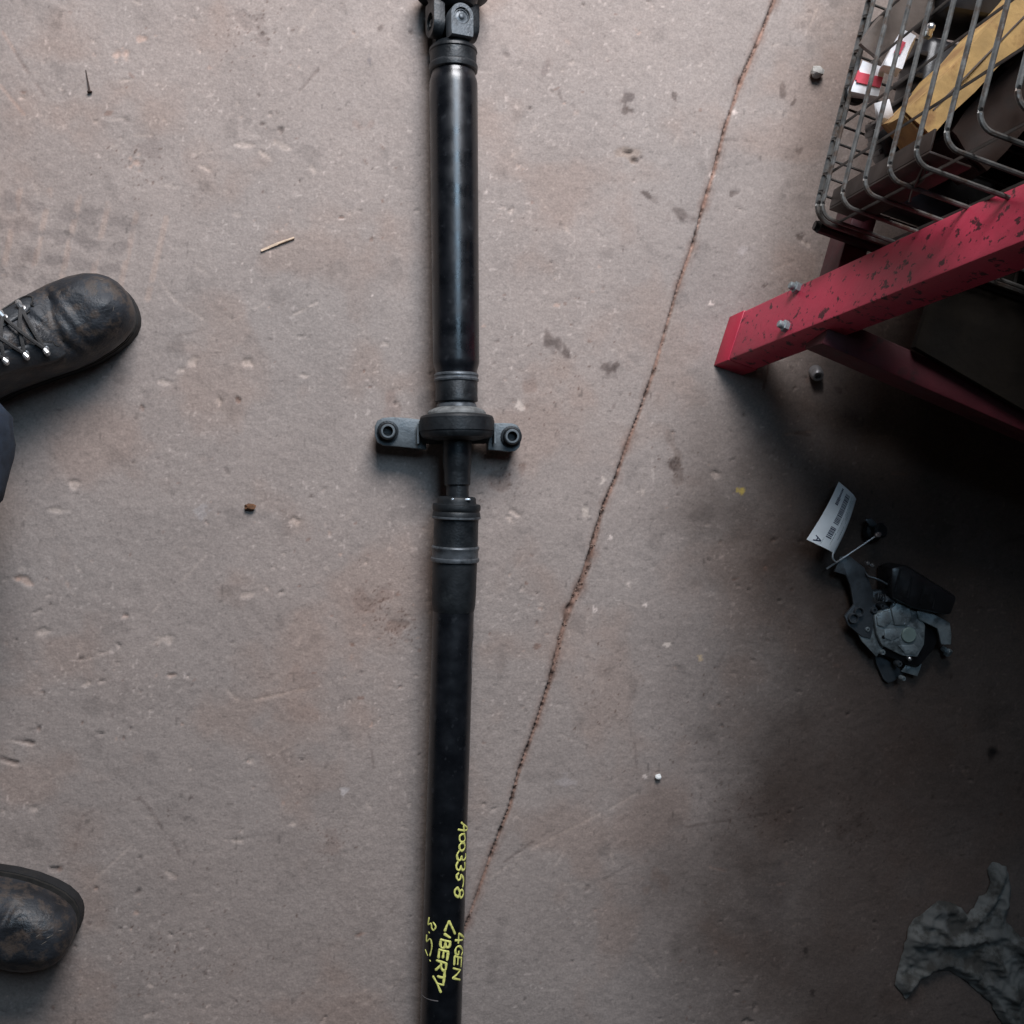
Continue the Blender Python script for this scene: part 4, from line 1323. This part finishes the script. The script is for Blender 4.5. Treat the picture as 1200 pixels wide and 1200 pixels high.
# jeans: one skinned surface for both legs
me = bpy.data.meshes.new('jeans')
jv = [(-0.62, -0.20, .93), (-0.62, -0.06, .88), (-0.56, 0.00, .50), (-0.495, 0.010, .24), (-0.462, 0.022, .085),
      (-0.62, -0.34, .88), (-0.60, -0.43, .50), (-0.63, -0.49, .22), (-0.64, -0.50, .085)]
je = [(0, 1), (1, 2), (2, 3), (3, 4), (0, 5), (5, 6), (6, 7), (7, 8)]
me.from_pydata(jv, je, [])
jo = bpy.data.objects.new('jeans', me)
C.objects.link(jo)
me.materials.append(M['denim'])
jo.parent = person
jo.matrix_parent_inverse = Matrix.Translation(person.location).inverted()
sk = jo.modifiers.new('skin', 'SKIN')
sk.use_smooth_shade = True
for i, r in enumerate([(.15, .13), (.115, .10), (.08, .08), (.085, .085), (.105, .100), (.115, .10), (.08, .08), (.075, .075), (.075, .075)]):
    me.skin_vertices[0].data[i].radius = r
me.skin_vertices[0].data[0].use_root = True
ss = jo.modifiers.new('sub', 'SUBSURF')
ss.levels = ss.render_levels = 3
tx = bpy.data.textures.new('jeans_folds', 'CLOUDS')
tx.noise_scale = 0.07
dm = jo.modifiers.new('folds', 'DISPLACE')
dm.texture = tx
dm.strength = 0.025
dm.mid_level = 0.5
jo['label'] = 'dark blue denim trouser leg at the left edge'

# ------------------------------------------------------------------ car part with barcode tag
MC = P(1040, 705)
mech = empty('latch_unit', MC, 'grey metal car latch unit with a white barcode tag on the floor', 'car part')


def z6(*p):
    return [(970 + a * .13333, 650 + b * .13333) for a, b in p]


def plate(name, poly, z0_, z1_, m, parent=None, bev=0.0012):
    return mk(name, *prism([P(x, y, z1_) for x, y in poly], z0_, z1_), m, parent or mech, 35, bev)


mot = plate('motor_housing', z6((560, 110), (690, 85), (1150, 370), (1090, 540), (780, 480), (560, 380)), .002, .048, M['black_plastic'], None, .006)
for k in range(4):
    a_, b_ = P(*z6((640 + 105 * k, 130 + 65 * k))[0], .0485), P(*z6((590 + 110 * k, 330 + 50 * k))[0], .0485)
    mk('rib', *tube([a_, b_], .0016, 6), M['black_plastic'], mot)
plate('back_plate', z6((420, 640), (560, 520), (820, 560), (960, 640), (975, 740), (930, 840), (800, 990), (690, 960), (480, 880)), .004, .022, M['black_plastic'], None, .002)
mp = plate('main_plate', z6((560, 470), (600, 385), (780, 500), (860, 620), (850, 790), (790, 900), (660, 890), (480, 800), (430, 690), (410, 540), (470, 490)), .0225, .031, M['alloy'], None, .0018)
cen = P(*z6((710, 705))[0], .032)
mk('boss', *lathe(cen - Vector((0, 0, .001)), (0, 0, 1), [(0, .0105), (.0028, .0105), (.0038, .0094)], 28), M['alloy_green'], mp)
for poly, zt in ((((430, 540), (480, 495), (545, 500), (560, 590), (500, 640), (440, 620)), .0335), (((560, 480), (620, 410), (720, 470), (740, 560), (690, 620), (590, 620)), .0345),
                 (((500, 660), (620, 650), (630, 720), (560, 760), (500, 730)), .0325), (((620, 800), (760, 790), (800, 830), (770, 880), (680, 870)), .0330)):
    plate('rib', z6(*poly), .0305, zt, M['alloy'], mp, .0008)
for (x0_, y0_, x1_, y1_) in ((560, 600, 800, 640), (600, 640, 560, 780), (770, 640, 830, 760)):
    mk('rib', *tube([P(*z6((x0_, y0_))[0], .0315), P(*z6((x1_, y1_))[0], .0315)], .0012, 6), M['alloy'], mp)
mk('hole', *lathe(P(*z6((490, 725))[0], .0311), (0, 0, 1), [(0, .0026), (.0003, .0026)], 14), M['black_plastic'], mp)
for (x, y, r) in ((725, 918, .0030), (680, 605, .0022), (568, 385, .0020)):
    c_ = P(*z6((x, y))[0], .034)
    mk('rivet', *lathe(c_ - Vector((0, 0, .006)), (0, 0, 1), [(0, r), (.0055, r), (.0072, r * .5), (.0075, r * .1)], 14), M['chrome'], mp)
arm = plate('bracket_arm', z6((785, 500), (830, 465), (1075, 600), (1090, 700), (1085, 790), (1000, 790), (965, 650), (800, 570)), .030, .034, M['alloy'], None, .001)
mk('bolt', *lathe(P(*z6((1045, 850))[0], .012), Vector((.4, -.5, .7)), [(-.008, .004), (.0, .004), (.0, .0062), (.005, .0062), (.006, .005)], 6), M['alloy'], arm)
plate('lower_bracket', z6((690, 965), (830, 960), (790, 1070), (650, 1030)), .010, .014, M['alloy'], None, .001)
plate('foot_plate', z6((410, 850), (480, 890), (680, 1040), (590, 1110), (530, 1130), (490, 1095), (430, 960)), .001, .008, M['dark_plate'], None, .001)
core = plate('core_block', z6((330, 330), (560, 300), (640, 420), (560, 560), (480, 900), (400, 860), (330, 740)), .002, .019, M['dark_plate'], None, .002)
plate('side_plate', z6((240, 640), (440, 560), (500, 800), (430, 900), (300, 760)), .019, .0225, M['alloy'], core, .001)
for (x, y, r, h_, mm) in ((380, 480, .0050, .012, 'dark_plate'), (440, 440, .0040, .016, 'bright'), (520, 330, .0045, .010, 'dark_plate'), (330, 650, .0036, .009, 'alloy'),
                          (420, 640, .0044, .012, 'dark_plate'), (460, 850, .0040, .010, 'alloy'), (600, 950, .0044, .012, 'dark_plate'), (640, 1080, .0036, .010, 'alloy')):
    c_ = P(*z6((x, y))[0], .018)
    mk('stud', *lathe(c_, (0, 0, 1), [(0, r), (h_ * .8, r), (h_, r * .75), (h_, r * .4), (h_ * .7, r * .35)], 16), M[mm], core)
lever = plate('lever', z6((60, 150), (110, 20), (190, 10), (330, 120), (400, 330), (420, 560), (380, 740), (300, 720), (180, 620), (150, 540), (230, 440), (200, 270), (160, 180)), .020, .025, M['dark_plate'], None, .001)
for (x, y, r) in ((280, 505, .0066), (232, 560, .0070)):
    c_ = P(*z6((x, y))[0], .031)
    mk('bushing', *lathe(c_ - Vector((0, 0, .008)), (0, 0, 1), [(0, r), (.0075, r), (.0085, r - .0004), (.0085, r - .0012), (.003, r - .0016)], 24), M['bright'], lever)
wp = [P(*q, zz) for q, zz in zip(z6((335, 160), (360, 190), (430, 212), (530, 265), (548, 300), (532, 350)), (.026, .030, .034, .036, .035, .032))]
mk('link_rod', *tube(catmull(wp, 5), .0014, 8), M['bright'], mech)
sp_ = [P(*q, .036) for q in z6((430, 370), (520, 390), (585, 412))]
mk('spring_pin', *tube(sp_, [.0042, .0036, .0016], 10), M['bright'], mech)
for k in range(4):
    c_ = P(*z6((430 + 22 * k, 370 + 4 * k))[0], .036)
    ang_ = math.radians(-12)
    dv = Vector((math.cos(ang_), math.sin(ang_), 0))
    _, u_, v_ = frame(dv)
    mk('coil', *tube([c_ + (u_ * math.cos(t) + v_ * math.sin(t)) * .0047 for t in [2 * math.pi * j / 14 for j in range(14)]], .0008, 6, True), M['bright'], mech)
for (x, y) in ((355, 75), (395, 95)):
    c_ = P(*z6((x, y))[0], .026)
    mk('stud', *lathe(c_ - Vector((0, 0, .006)), (0, 0, 1), [(0, .0028), (.006, .0028), (.0075, .0016)], 12), M['chrome'], lever)


def z5(*p):
    return [(940 + a * .1, 560 + b * .1) for a, b in p]


pn = [P(*z5((285, 1065))[0], .026), P(*z5((400, 990))[0], .028), P(*z5((540, 900))[0], .030), P(*z5((850, 690))[0], .034)]
mk('pin', *tube(pn, .0012, 8), M['nut'], mech)
c_ = P(*z5((880, 660))[0], .030)
gr = mk('grommet', *lathe(c_ - Vector((0, 0, .026)), Vector((.25, .2, 1)), [(0, .008), (.003, .0125), (.012, .0125), (.015, .009), (.022, .009), (.026, .0105), (.029, .008)], 24), M['rubber'], mech)
mk('pin_head', *lathe(c_ + Vector((-.001, -.001, .0)), Vector((.25, .2, 1)), [(0, .0040), (.005, .0040), (.007, .0026)], 14), M['chrome'], gr)
mk('tab', *prism([P(x, y, .02) for x, y in z5((740, 490), (810, 470), (900, 560), (850, 590), (790, 560))], .016, .020), M['dark_plate'], gr, 35, .001)

# the tag: a bent sheet tied to the pin
TA, TB, TCc, TD = P(*z5((428, 45))[0], .020), P(*z5((50, 722))[0], .048), P(*z5((385, 888))[0], .046), P(*z5((640, 250))[0], .024)


def tagpt(u, v, lift=0.0):
    """u across (left edge to right edge), v down from the top edge"""
    le, ri = TA.lerp(TB, v), TD.lerp(TCc, v)
    p = le.lerp(ri, u)
    p.z += 0.006 * math.sin(math.pi * v) - 0.012 * max(0, u - .74) * 1.5 + 0.004 * math.sin(2.5 * u)
    nrm_ = (TB - TA).cross(TD - TA).normalized()
    if nrm_.z < 0:
        nrm_ = -nrm_
    return p + nrm_ * lift


nu, nvv = 14, 16
V_ = [tagpt(i / (nu - 1), j / (nvv - 1), l) for l in (0, .0005) for j in range(nvv) for i in range(nu)]
for j in range(2):                                     # clipped corners
    pass
F_ = []
for l in (0, 1):
    b0 = l * nu * nvv
    for j in range(nvv - 1):
        for i in range(nu - 1):
            q = (b0 + j * nu + i, b0 + j * nu + i + 1, b0 + (j + 1) * nu + i + 1, b0 + (j + 1) * nu + i)
            F_.append(q if l else q[::-1])
bd_ = [i for i in range(nu)] + [j * nu + nu - 1 for j in range(1, nvv)] + [(nvv - 1) * nu + i for i in range(nu - 2, -1, -1)] + [j * nu for j in range(nvv - 2, 0, -1)]
for a_, b_ in zip(bd_, bd_[1:] + bd_[:1]):
    F_.append((a_, b_, b_ + nu * nvv, a_ + nu * nvv))
tg = mk('tag', V_, F_, M['paper'], mech, 60)
tg['label'] = 'white paper tag with barcode and letter A'
mk('tag_tie', *tube(catmull([tagpt(.92, .97), tagpt(1.0, 1.06) + Vector((.001, -.002, -.002)), pn[1]], 5), .0011, 6), M['paper'], mech)


def tquad(mb, u0, u1, v0, v1, lift=.0009):
    n = 4
    V_ = []
    for j in range(n + 1):
        for u in (u0, u1):
            V_.append(tagpt(u, v0 + (v1 - v0) * j / n, lift))
    mb.add(V_, [(2 * j, 2 * j + 1, 2 * j + 3, 2 * j + 2) for j in range(n)])


mb = MB()
rb = random.Random(4)
v = .08
while v < .84:
    w = rb.choice([.008, .008, .014, .02])
    if not (.60 < v < .63):
        tquad(mb, .43, .62, v, v + w)
    v += w + rb.choice([.008, .008, .013])
mb.build('barcode', M['ink'], tg, None)
mb = MB()
v = .05
while v < .33:
    w = rb.uniform(.012, .022)
    tquad(mb, .22 if v < .2 else .20, .29 if v < .2 else .31, v, v + w)
    v += w + .007
mb.build('printed_line', M['ink'], tg, None)
for (u0, u1, v0, v1) in ((.70, .735, .06, .40), (.76, .80, .10, .46), (.69, .715, .44, .70), (.83, .86, .08, .5), (.66, .69, .72, .92), (.83, .87, .55, .8), (.40, .42, .86, .97)):
    mb = MB()
    v = v0
    while v < v1:
        w = rb.uniform(.010, .03)
        tquad(mb, u0, u1, v, min(v + w, v1))
        v += w + .010
    mb.build('printed_line', M['ink_pale'], tg, None)
# letter A, its top towards the tag's left edge
mb = MB()


def tstroke(mb, a, b, w):
    pa, pb = tagpt(*a, .0010), tagpt(*b, .0010)
    nrm_ = (TB - TA).cross(TD - TA).normalized()
    s_ = (pb - pa).cross(nrm_).normalized() * w / 2
    mb.add([pa + s_, pa - s_, pb - s_, pb + s_], [(0, 1, 2, 3)])


tstroke(mb, (.38, .93), (.16, .885), .0016)
tstroke(mb, (.38, .93), (.16, .968), .0016)
tstroke(mb, (.25, .90), (.25, .955), .0014)
mb.build('letter', M['ink'], tg, None)

# ------------------------------------------------------------------ rag
def zr(*p):
    return [(1040 + a * .16667, 1000 + b * .16667) for a, b in p]


ol = zr((155, 545), (200, 480), (280, 425), (370, 350), (440, 348), (540, 390), (575, 440), (620, 400), (660, 315), (720, 290), (740, 200), (718, 120),
        (765, 65), (860, 110), (895, 250), (880, 380), (850, 480), (960, 600), (1120, 640), (1250, 800), (1260, 1150), (1150, 1380), (980, 1400), (880, 1290), (800, 1180), (740, 1070),
        (640, 980), (540, 890), (450, 845), (350, 845), (260, 910), (200, 990), (150, 1050), (60, 940), (85, 840), (105, 770), (130, 690))
olw = [P(x, y, .01) for x, y in ol]
op = []
for a_, b_ in zip(olw, olw[1:] + olw[:1]):
    n_ = max(1, int((b_ - a_).length / .004))
    for k in range(n_):
        q = a_.lerp(b_, k / n_)
        op.append(Vector((q.x + random.uniform(-.0013, .0013), q.y + random.uniform(-.0013, .0013))))
ne = len(op)


def inside(p):
    c_ = False
    j = ne - 1
    for i in range(ne):
        if (op[i].y > p.y) != (op[j].y > p.y) and p.x < (op[j].x - op[i].x) * (p.y - op[i].y) / (op[j].y - op[i].y) + op[i].x:
            c_ = not c_
        j = i
    return c_


xs_ = [p.x for p in op]
ys_ = [p.y for p in op]
ptsr = list(op)
st_ = .0042
y = min(ys_)
row = 0
while y < max(ys_):
    x = min(xs_) + (st_ / 2 if row % 2 else 0)
    while x < max(xs_):
        p = Vector((x + random.uniform(-.0007, .0007), y + random.uniform(-.0007, .0007)))
        if inside(p) and min((p - e_).length for e_ in op) > .0028:
            ptsr.append(p)
        x += st_
    y += st_ * .87
    row += 1
res = geometry.delaunay_2d_cdt(ptsr, [(i, (i + 1) % ne) for i in range(ne)], [], 1, 1e-6)
from mathutils import noise as mn
folds = [(zr((150, 580), (420, 620), (800, 560), (1000, 700)), .016, .011), (zr((130, 940), (260, 830), (420, 760), (620, 830), (860, 1000)), .013, .010),
         (zr((560, 500), (640, 430), (720, 320), (800, 120)), .014, .007), (zr((380, 400), (480, 380), (560, 440)), .008, .007),
         (zr((250, 480), (350, 500), (430, 580)), .010, .006), (zr((700, 700), (850, 900), (900, 1200)), .016, .012), (zr((900, 600), (1100, 800), (1150, 1200)), .015, .013),
         (zr((640, 900), (780, 1080), (880, 1250)), .010, .008), (zr((860, 200), (800, 400), (780, 480)), .009, .008)]
folds = [([P(x, y).to_2d() for x, y in f], h_, w_) for f, h_, w_ in folds]


def rag_z(p):
    z = .004
    for f, h_, w_ in folds:
        best = 1e9
        for a_, b_ in zip(f[:-1], f[1:]):
            t = max(0, min(1, (p - a_).dot(b_ - a_) / (b_ - a_).length_squared))
            best = min(best, (p - a_ - (b_ - a_) * t).length)
        z += h_ * .75 * math.exp(-(best / (w_ * .8)) ** 1.5)
    v3 = Vector((p.x, p.y, 0))
    z += .005 * mn.noise(v3 * 38) + .0015 * mn.noise(v3 * 110 + Vector((4, 2, 1)))
    z += .0042 * (1 - abs(mn.noise(Vector((p.x * 60 + p.y * 25, p.y * 95 - p.x * 20, 3))))) ** 7
    z += .0024 * (1 - abs(mn.noise(Vector((p.x * 120 - p.y * 60, p.y * 90 + p.x * 70, 8))))) ** 8
    ed = min((p - e_).length for e_ in op)
    return max(.0025, z * min(1, .25 + ed / .012))


me = bpy.data.meshes.new('rag')
me.from_pydata([(v.x, v.y, rag_z(v)) for v in res[0]], [], [tuple(f) for f in res[2]])
rg = link(me, 'rag', M['rag'], None, 0)
so = rg.modifiers.new('thick', 'SOLIDIFY')
so.thickness = .0010
so.offset = -1
sb = rg.modifiers.new('sub', 'SUBSURF')
sb.levels = sb.render_levels = 1
tag(rg, 'crumpled dirty grey cotton rag on the floor at the lower right', 'rag')

# ------------------------------------------------------------------ small things on the floor
def lump(name, c, r, squash, m, seed, sub=2):
    bm = bmesh.new()
    bmesh.ops.create_icosphere(bm, subdivisions=sub, radius=1.0)
    for v in bm.verts:
        n_ = mn.noise(v.co * 1.3 + Vector((seed, seed * 2.1, 0))) * .45 + mn.noise(v.co * 3.1 + Vector((seed, 0, 3))) * .15
        v.co = v.co * (1 + n_)
        v.co = Vector((v.co.x * r * squash[0], v.co.y * r * squash[1], v.co.z * r * squash[2])) + Vector(c)
    me_ = bpy.data.meshes.new(name)
    bm.to_mesh(me_)
    bm.free()
    return link(me_, name, m, None, 28)


s_ = lump('stone', P(957, 85, .007) + Vector((0, 0, 0.002)), .0085, (1.05, .95, 1.0), M['stone'], 3.3)
tag(s_, 'small pale angular stone on the floor left of the wire basket', 'stone')
# tapered wheel nut, tipped on its side
c_ = P(957, 438, .008)
axn = Vector((-.05, -.55, .83)).normalized()
nutm = empty('wheel_nut', (c_.x, c_.y, 0), 'round tapered steel nut lying below the red leg', 'nut')
mk('body', *lathe(c_ - axn * .009, axn, [(0, .0088), (.001, .0092), (.011, .0090), (.0165, .0074), (.0172, .0068), (.0172, .0044), (.010, .0040)], 28), M['nut'], nutm)
mk('thread', *lathe(c_ + axn * .0005, axn, [(0, .0041), (.003, .0044), (.0035, .0040), (.0045, .0044), (.005, .0040), (.006, .0044)], 20, False), M['bright'], nutm)
# straw
a_, b_ = P(306, 293.5, .0022), P(345, 278.5, .0022)
tag(mk('straw', *tube([a_, a_.lerp(b_, .5) + Vector((0, .0006, .0004)), b_], [.0014, .0016, .0013], 8), M['straw']), 'short pale straw lying on the concrete near the upper boot', 'straw')
# nail
nl = empty('nail', P(104, 96), 'short thin dark nail lying on the concrete at the upper left', 'nail')
a_, b_ = P(100.5, 82, .002), P(105, 107, .003)
d_ = (b_ - a_).normalized()
mk('shank', *tube([a_, b_], [.0004, .0013], 8), M['rust'], nl)
mk('head', *lathe(b_, d_, [(0, .0030), (.0012, .0030)], 14), M['rust'], nl)
# bark chip
tag(lump('bark_chip', P(293, 594, .004), .0062, (1.1, .75, .6), M['chip'], 8.1), 'small dark brown chip of bark on the floor left of the shaft', 'bark chip')
tag(lump('white_chip', P(771, 910.5, .003), .0044, (1, 1, .8), M['white_stone'], 5.7), 'tiny bright white stone chip right of the joint', 'stone chip')
# crumbs lying in the joint
mb = MB()
rj = random.Random(9)
for i in range(120):
    t = rj.random()
    k = int(t * (len(jp) - 1)) if rj.random() < .45 else rj.randint(14, 19)
    p = jp[k].lerp(jp[k + 1], rj.random())
    w = JW[k] * .00113 * .45
    p = p + Vector((rj.uniform(-w, w), rj.uniform(-.002, .002), -.0028 + rj.uniform(0, .0015)))
    r = rj.uniform(.0005, .0016)
    V_ = []
    for q in ((1, 0, 0), (-1, 0, 0), (0, 1, 0), (0, -1, 0), (0, 0, 1), (0, 0, -1)):
        V_.append(p + Vector(q) * r * rj.uniform(.6, 1.4) + Vector((rj.uniform(-1, 1), rj.uniform(-1, 1), 0)) * r * .3)
    mb.add(V_, [(0, 2, 4), (2, 1, 4), (1, 3, 4), (3, 0, 4), (2, 0, 5), (1, 2, 5), (3, 1, 5), (0, 3, 5)])
cr = mb.build('joint_crumbs', M['crumb'], None, None)
cr['kind'] = 'stuff'
cr['label'] = 'brown dirt and concrete crumbs in the floor joint'
cr['category'] = 'dirt'
